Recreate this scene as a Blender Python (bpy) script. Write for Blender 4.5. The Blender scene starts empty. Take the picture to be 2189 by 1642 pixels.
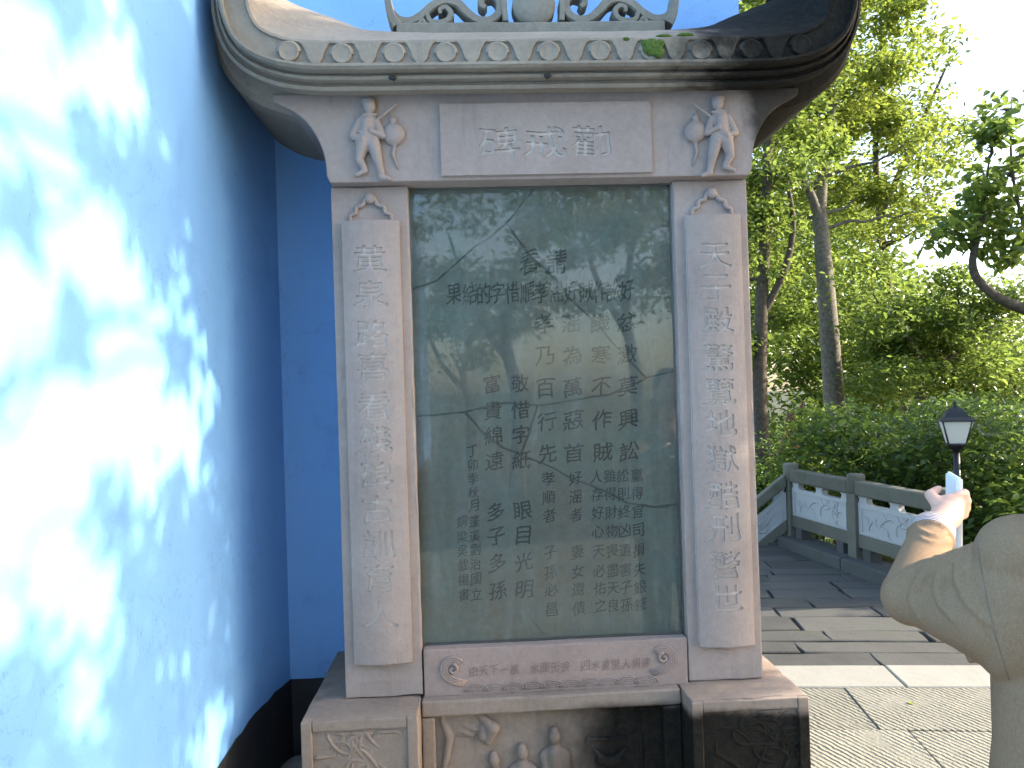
import bpy, bmesh, math, random
import numpy as np
from mathutils import Vector, Matrix
from mathutils.bvhtree import BVHTree

random.seed(7)
rng = np.random.default_rng(11)
scene = bpy.context.scene
COL = scene.collection

# ------------------------------------------------------------------ camera
EYE = 1.55
CAM_LOC = Vector((0, 0, EYE))
yaw, pitch, roll = 0.0487, 0.0077, 0.0315
fw0 = Vector((math.sin(yaw), math.cos(yaw), 0)); r0 = Vector((math.cos(yaw), -math.sin(yaw), 0)); u0 = Vector((0, 0, 1))
fw = fw0 * math.cos(pitch) + u0 * math.sin(pitch)
up0 = u0 * math.cos(pitch) - fw0 * math.sin(pitch)
R_ = r0 * math.cos(roll) - up0 * math.sin(roll)
U_ = r0 * math.sin(roll) + up0 * math.cos(roll)
cam_data = bpy.data.cameras.new('camera')
cam = bpy.data.objects.new('camera', cam_data); COL.objects.link(cam)
m = Matrix.Identity(4)
for i in range(3):
    m[i][0] = R_[i]; m[i][1] = U_[i]; m[i][2] = -fw[i]; m[i][3] = CAM_LOC[i]
cam.matrix_world = m
cam_data.sensor_width = 36; cam_data.lens = 27.96
cam_data.clip_start = 0.05; cam_data.clip_end = 5000
scene.camera = cam

# ------------------------------------------------------------------ sky, sun, exposure
SUN_ELEV = math.radians(26.0)
SUN_AZ = math.radians(0.6)                 # degrees in front of the stele's plane
to_sun = Vector((math.cos(SUN_ELEV) * math.cos(SUN_AZ), -math.cos(SUN_ELEV) * math.sin(SUN_AZ), math.sin(SUN_ELEV)))
world = bpy.data.worlds.new('World'); scene.world = world
world.use_nodes = True
wn = world.node_tree.nodes; wl = world.node_tree.links
bg = wn['Background']
sky = wn.new('ShaderNodeTexSky'); sky.sky_type = 'NISHITA'; sky.sun_disc = False
sky.sun_elevation = SUN_ELEV
sky.sun_rotation = math.atan2(to_sun.x, to_sun.y)
sky.air_density = 1.0; sky.dust_density = 2.0; sky.ozone_density = 0.35
bg.inputs['Strength'].default_value = 0.15
wl.new(sky.outputs[0], bg.inputs['Color'])
sd = bpy.data.lights.new('sun', 'SUN'); sd.energy = 3.3; sd.angle = math.radians(0.53); sd.color = (1.0, 0.90, 0.74)
sun = bpy.data.objects.new('sun', sd); COL.objects.link(sun)
sun.rotation_euler = to_sun.to_track_quat('Z', 'Y').to_euler()
scene.view_settings.view_transform = 'Standard'; scene.view_settings.look = 'None'
scene.view_settings.gamma = 1.0; scene.view_settings.use_curve_mapping = False
scene.view_settings.exposure = 2.0
scene.cycles.use_denoising = True
scene.cycles.max_bounces = 8; scene.cycles.transparent_max_bounces = 12
scene.cycles.sample_clamp_indirect = 6.0


# ------------------------------------------------------------------ materials
def new_mat(name):
    mt = bpy.data.materials.new(name); mt.use_nodes = True
    nt = mt.node_tree
    return mt, nt, nt.nodes['Principled BSDF'], nt.nodes['Material Output']


def N(nt, typ, **kw):
    n = nt.nodes.new(typ)
    for k, v in kw.items():
        setattr(n, k, v)
    return n


def noise(nt, scale, detail=6, rough=0.6, coord=None, vec_scale=None):
    n = N(nt, 'ShaderNodeTexNoise')
    n.inputs['Scale'].default_value = scale; n.inputs['Detail'].default_value = detail; n.inputs['Roughness'].default_value = rough
    if coord is not None:
        if vec_scale:
            mp = N(nt, 'ShaderNodeMapping'); mp.inputs['Scale'].default_value = vec_scale
            nt.links.new(coord, mp.inputs['Vector']); coord = mp.outputs[0]
        nt.links.new(coord, n.inputs['Vector'])
    return n


def ramp(nt, fac, stops):
    r = N(nt, 'ShaderNodeValToRGB')
    e = r.color_ramp.elements
    e[0].position, e[0].color = stops[0][0], (*stops[0][1], 1)
    e[1].position, e[1].color = stops[-1][0], (*stops[-1][1], 1)
    for p, c in stops[1:-1]:
        x = e.new(p); x.color = (*c, 1)
    nt.links.new(fac, r.inputs[0])
    return r


def mixc(nt, fac, a, b, blend='MIX'):
    mx = N(nt, 'ShaderNodeMix', data_type='RGBA', blend_type=blend)
    for sock, v in ((mx.inputs[0], fac), (mx.inputs[6], a), (mx.inputs[7], b)):
        if isinstance(v, (int, float)):
            sock.default_value = v
        elif isinstance(v, tuple):
            sock.default_value = (*v, 1)
        else:
            nt.links.new(v, sock)
    return mx.outputs[2]


def mth(nt, op, a, b=None, clamp=False):
    n = N(nt, 'ShaderNodeMath', operation=op, use_clamp=clamp)
    for i, v in enumerate((a, b)):
        if v is None:
            continue
        if isinstance(v, (int, float)):
            n.inputs[i].default_value = v
        else:
            nt.links.new(v, n.inputs[i])
    return n.outputs[0]


def bump(nt, height, strength, dist, prev=None):
    b = N(nt, 'ShaderNodeBump'); b.inputs['Strength'].default_value = strength; b.inputs['Distance'].default_value = dist
    nt.links.new(height, b.inputs['Height'])
    if prev is not None:
        nt.links.new(prev, b.inputs['Normal'])
    return b.outputs[0]


def world_pos(nt):
    return N(nt, 'ShaderNodeNewGeometry').outputs['Position']


def smooth01(nt, v, a, b):
    n = N(nt, 'ShaderNodeMapRange', interpolation_type='SMOOTHSTEP')
    nt.links.new(v, n.inputs[0]); n.inputs[1].default_value = a; n.inputs[2].default_value = b
    return n.outputs[0]


def stone_material(name, light, dark, mold=None, tooling=0.0, rough=0.85, bump_s=0.35):
    """carved sandstone; mold = function(nt, x, y, z, pos) -> mask of the black lichen that grows on it"""
    mt, nt, bsdf, _ = new_mat(name)
    pos = world_pos(nt)
    n1 = noise(nt, 3.0, 5, .6, pos); n2 = noise(nt, 45, 6, .7, pos); n3 = noise(nt, 320, 3, .6, pos)
    f = mth(nt, 'ADD', mth(nt, 'MULTIPLY', n1.outputs[0], .55), mth(nt, 'MULTIPLY', n2.outputs[0], .45))
    c = ramp(nt, f, [(.34, dark), (.62, light)]).outputs[0]
    sp = ramp(nt, n3.outputs[0], [(.30, (.62, .6, .58)), (.42, (1, 1, 1))]).outputs[0]
    c = mixc(nt, 0.42, c, sp, 'MULTIPLY')
    # grey water streaks
    st = noise(nt, 9, 4, .6, pos, (3.0, 3.0, .35))
    c = mixc(nt, mth(nt, 'MULTIPLY', smooth01(nt, st.outputs[0], .54, .76), .26), c, (dark[0] * .55, dark[1] * .6, dark[2] * .68))
    if mold:
        sx = N(nt, 'ShaderNodeSeparateXYZ'); nt.links.new(pos, sx.inputs[0])
        mk = mold(nt, sx.outputs[0], sx.outputs[1], sx.outputs[2], pos)
        mc = ramp(nt, n2.outputs[0], [(.3, (.0035, .0035, .0032)), (.78, (.020, .018, .014))]).outputs[0]
        c = mixc(nt, mk, c, mc)
    nt.links.new(c, bsdf.inputs['Base Color'])
    bsdf.inputs['Roughness'].default_value = rough
    bsdf.inputs['Specular IOR Level'].default_value = 0.12
    nb = bump(nt, n2.outputs[0], bump_s, .006)
    nb = bump(nt, n3.outputs[0], bump_s * .8, .0016, nb)
    if tooling:
        w = N(nt, 'ShaderNodeTexWave', wave_type='BANDS', bands_direction='DIAGONAL')
        w.inputs['Scale'].default_value = 60; w.inputs['Distortion'].default_value = 2.5; w.inputs['Detail'].default_value = 2
        nt.links.new(pos, w.inputs['Vector'])
        nb = bump(nt, w.outputs[1], tooling, .002, nb)
    nt.links.new(nb, bsdf.inputs['Normal'])
    return mt


def roof_mold(nt, x, y, z, pos):
    n = noise(nt, 5.5, 6, .65, pos)
    xx = mth(nt, 'ADD', x, mth(nt, 'MULTIPLY', mth(nt, 'SUBTRACT', n.outputs[0], .5), .55))
    a = smooth01(nt, xx, .60, .86)
    return mth(nt, 'MULTIPLY', a, .985)


def lintel_mold(nt, x, y, z, pos):
    n = noise(nt, 6, 5, .6, pos)
    xx = mth(nt, 'ADD', x, mth(nt, 'MULTIPLY', mth(nt, 'SUBTRACT', n.outputs[0], .5), .14))
    xx = mth(nt, 'ADD', xx, mth(nt, 'MULTIPLY', mth(nt, 'SUBTRACT', z, 2.40), .10))
    a = smooth01(nt, xx, .885, .965)
    return mth(nt, 'MULTIPLY', a, .88)


def base_mold(nt, x, y, z, pos):
    n = noise(nt, 5, 6, .6, pos)
    d = mth(nt, 'SUBTRACT', n.outputs[0], .5)
    xx = mth(nt, 'ADD', x, mth(nt, 'MULTIPLY', d, .30))
    zz = mth(nt, 'ADD', z, mth(nt, 'MULTIPLY', d, .08))
    a = smooth01(nt, xx, .12, .42)
    b = smooth01(nt, mth(nt, 'MULTIPLY', zz, -1), -.545, -.50)
    return mth(nt, 'MULTIPLY', mth(nt, 'MULTIPLY', a, b), .985)


SL, SD = (.365, .297, .262), (.285, .228, .202)
M_STONE = stone_material('pink_sandstone', SL, SD)
M_LINTEL = stone_material('lintel_sandstone', SL, SD, lintel_mold)
M_ROOF = stone_material('roof_sandstone', (.31, .265, .21), (.21, .178, .145), roof_mold, tooling=.14)
M_BASE = stone_material('base_sandstone', (.30, .236, .192), (.21, .165, .135), base_mold)
M_CUT = stone_material('freshly_cut_sandstone', (.56, .485, .43), (.45, .385, .34))
M_SILL = stone_material('sill_sandstone', (.335, .255, .222), (.255, .192, .168))
M_GREYSTONE = stone_material('grey_carved_stone', (.27, .25, .205), (.165, .155, .13), tooling=.12)

mt, nt, bsdf, out = new_mat('blue_wall_paint'); M_BLUE = mt
pos = world_pos(nt)
a = noise(nt, 1.6, 5, .6, pos); b_ = noise(nt, 130, 4, .6, pos); st = noise(nt, 5, 4, .6, pos, (2, 2, .3))
c = ramp(nt, a.outputs[0], [(.3, (.15, .345, .68)), (.7, (.19, .40, .73))]).outputs[0]
c = mixc(nt, mth(nt, 'MULTIPLY', smooth01(nt, st.outputs[0], .58, .8), .18), c, (.30, .42, .62))
nt.links.new(c, bsdf.inputs['Base Color']); bsdf.inputs['Roughness'].default_value = .55
cr = N(nt, 'ShaderNodeTexVoronoi', feature='DISTANCE_TO_EDGE'); cr.inputs['Scale'].default_value = 1.3
wp = N(nt, 'ShaderNodeVectorMath', operation='ADD'); nt.links.new(pos, wp.inputs[0]); nt.links.new(noise(nt, 3, 5, .6, pos).outputs[1], wp.inputs[1]); nt.links.new(wp.outputs[0], cr.inputs['Vector'])
hair = smooth01(nt, mth(nt, 'MULTIPLY', cr.outputs['Distance'], -1), -.006, -.001)
pt = noise(nt, 26, 6, .7, pos); dk = noise(nt, 3.4, 6, .72, pos)
c = mixc(nt, mth(nt, 'MULTIPLY', smooth01(nt, dk.outputs[0], .54, .72), .22), c, (.06, .13, .30))
c = mixc(nt, mth(nt, 'MULTIPLY', smooth01(nt, pt.outputs[0], .66, .72), .35), c, (.07, .13, .26))
c = mixc(nt, mth(nt, 'MULTIPLY', hair, .22), c, (.05, .09, .18))
nt.links.new(c, bsdf.inputs['Base Color'])
n0 = bump(nt, b_.outputs[0], .3, .004); n0 = bump(nt, noise(nt, 9, 3, .5, pos).outputs[0], .12, .02, n0)
nt.links.new(n0, bsdf.inputs['Normal'])

mt, nt, bsdf, out = new_mat('black_dado_paint'); M_DADO = mt
pos = world_pos(nt)
c = ramp(nt, noise(nt, 7, 6, .7, pos).outputs[0], [(.3, (.006, .006, .008)), (.72, (.022, .024, .026))]).outputs[0]
nt.links.new(c, bsdf.inputs['Base Color']); bsdf.inputs['Roughness'].default_value = .7
nt.links.new(bump(nt, noise(nt, 60, 4, .6, pos).outputs[0], .3, .004), bsdf.inputs['Normal'])

mt, nt, bsdf, out = new_mat('old_tablet_stone'); M_TABLET = mt
pos = world_pos(nt)
a = noise(nt, 2.6, 7, .62, pos); b_ = noise(nt, 40, 6, .75, pos); s_ = noise(nt, 14, 5, .6, pos, (4, 4, .4))
c = ramp(nt, a.outputs[0], [(.32, (.26, .205, .145)), (.44, (.228, .212, .165)), (.54, (.195, .215, .178)), (.66, (.19, .25, .212))]).outputs[0]
c = mixc(nt, mth(nt, 'MULTIPLY', smooth01(nt, s_.outputs[0], .55, .72), .4), c, (.27, .30, .27))
c = mixc(nt, .6, c, ramp(nt, b_.outputs[0], [(.3, (.5, .5, .48)), (.65, (1.1, 1.1, 1.1))]).outputs[0], 'MULTIPLY')
wf = noise(nt, 330, 2, .5, pos)
c = mixc(nt, mth(nt, 'MULTIPLY', smooth01(nt, wf.outputs[0], .68, .74), .55), c, (.38, .42, .38))
nt.links.new(c, bsdf.inputs['Base Color']); bsdf.inputs['Roughness'].default_value = .7
nt.links.new(bump(nt, b_.outputs[0], .3, .003), bsdf.inputs['Normal'])


def plain(name, col, rough=.6, metal=0.0, nscale=30, var=.25, bmp=0.0, spec=.4):
    mt, nt, bsdf, _ = new_mat(name)
    pos = world_pos(nt)
    n = noise(nt, nscale, 5, .6, pos)
    lo = tuple(v * (1 - var) for v in col); hi = tuple(min(1, v * (1 + var)) for v in col)
    nt.links.new(ramp(nt, n.outputs[0], [(.3, lo), (.7, hi)]).outputs[0], bsdf.inputs['Base Color'])
    bsdf.inputs['Roughness'].default_value = rough; bsdf.inputs['Metallic'].default_value = metal
    bsdf.inputs['Specular IOR Level'].default_value = spec
    if bmp:
        nt.links.new(bump(nt, n.outputs[0], bmp, .005), bsdf.inputs['Normal'])
    return mt


M_MORTAR = plain('green_crack_mortar', (.085, .115, .10), .8, nscale=60)
M_INK = plain('cut_dark_characters', (.010, .022, .021), .6, nscale=40)
M_MOSS = plain('moss', (.06, .10, .015), .95, nscale=120, var=.5, bmp=.8)
M_LAMPMETAL = plain('black_lamp_paint', (.018, .018, .02), .35, nscale=20)
M_SKIN = plain('skin', (.62, .37, .27), .5, nscale=60, var=.08)
M_HAIR = plain('black_hair', (.012, .010, .009), .45, nscale=200, var=.3)
M_TROUSERS = plain('dark_trousers', (.03, .032, .04), .8, nscale=90)
M_SHOE = plain('black_shoe', (.015, .014, .013), .4)
M_DEVICE = plain('white_plastic', (.78, .82, .82), .3, nscale=10, var=.03)
M_SCREEN = plain('dark_screen', (.02, .022, .025), .1)
M_BARK = plain('grey_bark', (.15, .135, .11), .9, nscale=22, var=.5, bmp=.9)
M_BARKD = plain('dark_bark', (.075, .06, .042), .9, nscale=26, var=.5, bmp=.9)
M_BARKR = plain('red_brown_bark', (.15, .062, .036), .9, nscale=26, var=.5, bmp=.9)

mt, nt, bsdf, out = new_mat('pane_glass'); M_GLASS = mt
fr = N(nt, 'ShaderNodeFresnel'); fr.inputs['IOR'].default_value = 1.50
tr = N(nt, 'ShaderNodeBsdfTransparent'); tr.inputs[0].default_value = (.972, .985, .978, 1)
gl = N(nt, 'ShaderNodeBsdfGlossy'); gl.inputs['Roughness'].default_value = .02
mx = N(nt, 'ShaderNodeMixShader')
nt.links.new(fr.outputs[0], mx.inputs[0]); nt.links.new(tr.outputs[0], mx.inputs[1]); nt.links.new(gl.outputs[0], mx.inputs[2])
# film of dust on the glass
df = N(nt, 'ShaderNodeBsdfDiffuse'); df.inputs[0].default_value = (.55, .58, .55, 1)
mx2 = N(nt, 'ShaderNodeMixShader')
pos = world_pos(nt)
dn = noise(nt, 6, 6, .7, pos, (3, 1, .5))
nt.links.new(mth(nt, 'MULTIPLY', mth(nt, 'ADD', smooth01(nt, dn.outputs[0], .42, .8), .3), .075), mx2.inputs[0])
nt.links.new(mx.outputs[0], mx2.inputs[1]); nt.links.new(df.outputs[0], mx2.inputs[2])
nt.links.new(mx2.outputs[0], out.inputs['Surface'])

mt, nt, bsdf, out = new_mat('frosted_lamp_glass'); M_LAMPGLASS = mt
tl = N(nt, 'ShaderNodeBsdfTranslucent'); tl.inputs[0].default_value = (.95, .95, .9, 1)
df = N(nt, 'ShaderNodeBsdfDiffuse'); df.inputs[0].default_value = (.8, .8, .76, 1)
mx = N(nt, 'ShaderNodeMixShader'); mx.inputs[0].default_value = .5
nt.links.new(tl.outputs[0], mx.inputs[1]); nt.links.new(df.outputs[0], mx.inputs[2]); nt.links.new(mx.outputs[0], out.inputs['Surface'])


def leaf_material(name, dark, light, trans):
    mt, nt, bsdf, out = new_mat(name)
    g = N(nt, 'ShaderNodeNewGeometry')
    rnd = g.outputs['Random Per Island']
    c = ramp(nt, rnd, [(0.0, dark), (.6, light), (1.0, (light[0] * 1.5, light[1] * 1.1, light[2]))]).outputs[0]
    nt.links.new(c, bsdf.inputs['Base Color'])
    bsdf.inputs['Roughness'].default_value = .27
    bsdf.inputs['Specular IOR Level'].default_value = .5
    tl = N(nt, 'ShaderNodeBsdfTranslucent')
    ct = ramp(nt, rnd, [(0.0, tuple(v * .6 for v in trans)), (1.0, trans)]).outputs[0]
    nt.links.new(ct, tl.inputs[0])
    mx = N(nt, 'ShaderNodeMixShader'); mx.inputs[0].default_value = .5
    nt.links.new(bsdf.outputs[0], mx.inputs[1]); nt.links.new(tl.outputs[0], mx.inputs[2])
    nt.links.new(mx.outputs[0], out.inputs['Surface'])
    return mt


M_LEAF = leaf_material('leaf_mid', (.035, .07, .015), (.08, .14, .025), (.30, .41, .08))
M_LEAF2 = leaf_material('leaf_yellow', (.05, .085, .015), (.11, .16, .03), (.38, .48, .08))
M_LEAF3 = leaf_material('leaf_dark', (.022, .05, .014), (.055, .105, .025), (.19, .30, .06))

mt, nt, bsdf, out = new_mat('tan_linen'); M_LINEN = mt
pos = world_pos(nt)
wx = noise(nt, 420, 3, .6, pos, (.25, 1, 1.6)); wz = noise(nt, 420, 3, .6, pos, (1.6, 1, .25))
w2 = mth(nt, 'MULTIPLY', mth(nt, 'ADD', wx.outputs[0], wz.outputs[0]), .5)
c = ramp(nt, w2, [(.36, (.20, .128, .075)), (.64, (.285, .188, .115))]).outputs[0]
c = mixc(nt, .25, c, ramp(nt, noise(nt, 9, 4, .6, pos).outputs[0], [(.3, (.78, .76, .74)), (.7, (1, 1, 1))]).outputs[0], 'MULTIPLY')
nt.links.new(c, bsdf.inputs['Base Color']); bsdf.inputs['Roughness'].default_value = .85
bsdf.inputs['Specular IOR Level'].default_value = .15
nt.links.new(bump(nt, w2, .2, .001), bsdf.inputs['Normal'])
M_SEAM = plain('seam_thread', (.17, .13, .095), .9)

mt, nt, bsdf, out = new_mat('striped_cuff'); M_CUFF = mt
tc = N(nt, 'ShaderNodeTexCoord')
wv = N(nt, 'ShaderNodeTexWave', wave_type='BANDS', bands_direction='Z'); wv.inputs['Scale'].default_value = 55
nt.links.new(tc.outputs['Object'], wv.inputs['Vector'])
nt.links.new(ramp(nt, wv.outputs[1], [(.35, (.10, .07, .08)), (.6, (.62, .56, .54))]).outputs[0], bsdf.inputs['Base Color'])
bsdf.inputs['Roughness'].default_value = .8


def paving_material(name, lo, hi, groove=0.0, mossy=0.0):
    mt, nt, bsdf, _ = new_mat(name)
    pos = world_pos(nt)
    oi = N(nt, 'ShaderNodeObjectInfo')
    n1 = noise(nt, 2.6, 6, .65, pos); n2 = noise(nt, 70, 6, .7, pos)
    f = mth(nt, 'ADD', mth(nt, 'MULTIPLY', n1.outputs[0], .45), mth(nt, 'MULTIPLY', oi.outputs['Random'], .25))
    f = mth(nt, 'ADD', f, mth(nt, 'MULTIPLY', n2.outputs[0], .3))
    c = ramp(nt, f, [(.3, lo), (.7, hi)]).outputs[0]
    if mossy:
        c = mixc(nt, mth(nt, 'MULTIPLY', smooth01(nt, n1.outputs[0], .52, .7), mossy), c, (.05, .065, .025))
    nb = bump(nt, n2.outputs[0], .4, .006)
    nb = bump(nt, n1.outputs[0], .4, .03, nb)
    if groove:
        mp = N(nt, 'ShaderNodeMapping'); mp.inputs['Rotation'].default_value = (0, 0, math.radians(-20))
        nt.links.new(pos, mp.inputs['Vector'])
        w = N(nt, 'ShaderNodeTexWave', wave_type='BANDS', bands_direction='X')
        w.inputs['Scale'].default_value = 12; w.inputs['Distortion'].default_value = 2.6; w.inputs['Detail'].default_value = 4; w.inputs['Detail Scale'].default_value = 2.5
        nt.links.new(mp.outputs[0], w.inputs['Vector'])
        nm = noise(nt, 5, 5, .65, pos)
        nb = bump(nt, mth(nt, 'MULTIPLY', w.outputs[1], smooth01(nt, nm.outputs[0], .30, .62)), groove, .0065, nb)
    nt.links.new(c, bsdf.inputs['Base Color']); bsdf.inputs['Roughness'].default_value = .85
    bsdf.inputs['Specular IOR Level'].default_value = .3
    nt.links.new(nb, bsdf.inputs['Normal'])
    return mt


M_FLAG = paving_material('grey_flagstone', (.048, .045, .040), (.105, .10, .088), 0, .3)
M_RIBBED = paving_material('chiselled_stone', (.15, .138, .105), (.25, .23, .18), 1.0)
M_KERB = paving_material('smooth_kerb_stone', (.22, .205, .17), (.30, .28, .235))
M_DARKKERB = paving_material('dark_kerb_stone', (.05, .05, .047), (.10, .10, .092), 0, .5)
M_BED = paving_material('bedding_earth', (.018, .018, .014), (.04, .038, .03))
M_RAILSTONE = paving_material('mossy_rail_stone', (.10, .097, .072), (.20, .19, .15), 0, .5)
M_RAILPANEL = paving_material('pale_rail_panel', (.36, .36, .345), (.48, .48, .46), 0, .12)
M_EARTH = paving_material('leaf_litter_earth', (.03, .034, .016), (.075, .075, .035), 0, .8)


# ------------------------------------------------------------------ helpers
def link(o, parent=None):
    COL.objects.link(o)
    if parent is not None:
        o.parent = parent
    return o


def obj(name, me, mat, parent=None):
    if mat is not None and not me.materials:
        me.materials.append(mat)
    return link(bpy.data.objects.new(name, me), parent)


def tag(o, label=None, cat=None, group=None, kind=None):
    for k, v in (('label', label), ('category', cat), ('group', group), ('kind', kind)):
        if v:
            o[k] = v
    return o


def thing(name, label, cat, loc=(0, 0, 0), group=None):
    o = bpy.data.objects.new(name, None); COL.objects.link(o); o.location = loc; o.empty_display_size = .2
    return tag(o, label, cat, group)


def adopt(parent):
    """let children keep world coordinates under a parent that is not at the origin"""
    inv = Matrix.Translation(parent.location).inverted()
    for ch in parent.children:
        ch.matrix_parent_inverse = inv


def mesh_from(name, verts, faces, smooth=False):
    me = bpy.data.meshes.new(name)
    me.from_pydata([tuple(v) for v in verts], [], faces)
    me.update()
    if smooth:
        me.polygons.foreach_set('use_smooth', [True] * len(me.polygons))
    return me


def bm_mesh(name, bm, smooth=False):
    me = bpy.data.meshes.new(name)
    bmesh.ops.recalc_face_normals(bm, faces=bm.faces[:])
    bm.to_mesh(me); bm.free()
    if smooth:
        me.polygons.foreach_set('use_smooth', [True] * len(me.polygons))
    return me


def bm_box(bm, x0, x1, y0, y1, z0, z1):
    v = [bm.verts.new((x, y, z)) for x in (x0, x1) for y in (y0, y1) for z in (z0, z1)]
    for q in ((0, 1, 3, 2), (4, 6, 7, 5), (0, 4, 5, 1), (2, 3, 7, 6), (0, 2, 6, 4), (1, 5, 7, 3)):
        bm.faces.new([v[i] for i in q])
    return v


def box_me(x0, x1, y0, y1, z0, z1, bevel=0.004, seg=2, rough=0.0, res=.05):
    bm = bmesh.new(); bm_box(bm, x0, x1, y0, y1, z0, z1)
    if bevel:
        bmesh.ops.bevel(bm, geom=bm.edges[:], offset=bevel, segments=seg, profile=.6, affect='EDGES')
    if rough:
        for ax, (a, b) in enumerate(((x0, x1), (y0, y1), (z0, z1))):
            n = int((b - a) / res)
            for i in range(1, n):
                no = [0, 0, 0]; no[ax] = 1
                co = [0, 0, 0]; co[ax] = a + (b - a) * i / n + random.uniform(-.2, .2) * res
                bmesh.ops.bisect_plane(bm, geom=bm.verts[:] + bm.edges[:] + bm.faces[:], plane_co=co, plane_no=no)
        for v in bm.verts:
            onx = min(abs(v.co.x - x0), abs(v.co.x - x1)) < bevel * 1.2
            ony = min(abs(v.co.y - y0), abs(v.co.y - y1)) < bevel * 1.2
            onz = min(abs(v.co.z - z0), abs(v.co.z - z1)) < bevel * 1.2
            k = rough if onx + ony + onz < 2 else rough * 2.2
            if onx + ony + onz >= 2 and random.random() < .12:
                k *= 2.2
            d = Vector((random.uniform(-1, 1), random.uniform(-1, 1), random.uniform(-1, 1))) * k
            if onx + ony + onz >= 2:
                c = Vector(((x0 + x1) / 2, (y0 + y1) / 2, (z0 + z1) / 2))
                d = -(v.co - c).normalized() * abs(d.length) * .8
            v.co += d
    return bm_mesh('box', bm)


def prism_me(poly, y0, y1, bevel=0.0, seg=2):
    """polygon in (x, z) extruded from y0 (front) to y1"""
    bm = bmesh.new()
    a = [bm.verts.new((x, y0, z)) for x, z in poly]; b = [bm.verts.new((x, y1, z)) for x, z in poly]
    f = bm.faces.new(a); bm.faces.new(b[::-1])
    n = len(poly)
    for i in range(n):
        bm.faces.new((a[i], b[i], b[(i + 1) % n], a[(i + 1) % n]))
    if bevel:
        bmesh.ops.recalc_face_normals(bm, faces=bm.faces[:])
        bmesh.ops.bevel(bm, geom=list(f.edges), offset=bevel, segments=seg, profile=.6, affect='EDGES', clamp_overlap=True)
    return bm_mesh('prism', bm)


def tube_geo(path, radii, sides=8, flat=1.0, V=None, F=None):
    """tube along a polyline; returns verts, faces"""
    V = [] if V is None else V; F = [] if F is None else F
    P = [Vector(p) for p in path]
    if not hasattr(radii, '__len__'):
        radii = [radii] * len(P)
    base = len(V)
    prev = None
    for i, p in enumerate(P):
        t = (P[min(i + 1, len(P) - 1)] - P[max(i - 1, 0)])
        t = t.normalized() if t.length > 1e-9 else Vector((0, 0, 1))
        if prev is None:
            ref = Vector((0, 1, 0)) if abs(t.y) < .9 else Vector((1, 0, 0))
            n = (ref - t * ref.dot(t)).normalized()
        else:
            n = (prev - t * prev.dot(t)).normalized()
        prev = n; b = t.cross(n)
        for k in range(sides):
            a = 2 * math.pi * k / sides
            V.append(p + n * math.cos(a) * radii[i] * flat + b * math.sin(a) * radii[i])
    for i in range(len(P) - 1):
        for k in range(sides):
            k2 = (k + 1) % sides
            F.append((base + i * sides + k, base + i * sides + k2, base + (i + 1) * sides + k2, base + (i + 1) * sides + k))
    F.append(tuple(base + k for k in range(sides))[::-1])
    F.append(tuple(base + (len(P) - 1) * sides + k for k in range(sides)))
    return V, F


def tube_me(path, radii, sides=8, flat=1.0, smooth=True):
    V, F = tube_geo(path, radii, sides, flat)
    return mesh_from('tube', V, F, smooth)


def lathe_me(prof, seg=24, smooth=True, sides_axis='z'):
    V, F = [], []
    for r, z in prof:
        for k in range(seg):
            a = 2 * math.pi * k / seg
            V.append((r * math.cos(a), r * math.sin(a), z))
    for i in range(len(prof) - 1):
        for k in range(seg):
            k2 = (k + 1) % seg
            F.append((i * seg + k, i * seg + k2, (i + 1) * seg + k2, (i + 1) * seg + k))
    F.append(tuple(range(seg))[::-1]); F.append(tuple((len(prof) - 1) * seg + k for k in range(seg)))
    return mesh_from('lathe', V, F, smooth)


def catmull(pts, n=8):
    P = [Vector(p) for p in pts]
    P = [P[0] * 2 - P[1]] + P + [P[-1] * 2 - P[-2]]
    out = []
    for i in range(1, len(P) - 2):
        for k in range(n):
            t = k / n
            a, b, c, d = P[i - 1], P[i], P[i + 1], P[i + 2]
            out.append(.5 * ((2 * b) + (c - a) * t + (2 * a - 5 * b + 4 * c - d) * t * t + (3 * b - a - 3 * c + d) * t ** 3))
    out.append(P[-2])
    return out


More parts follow.
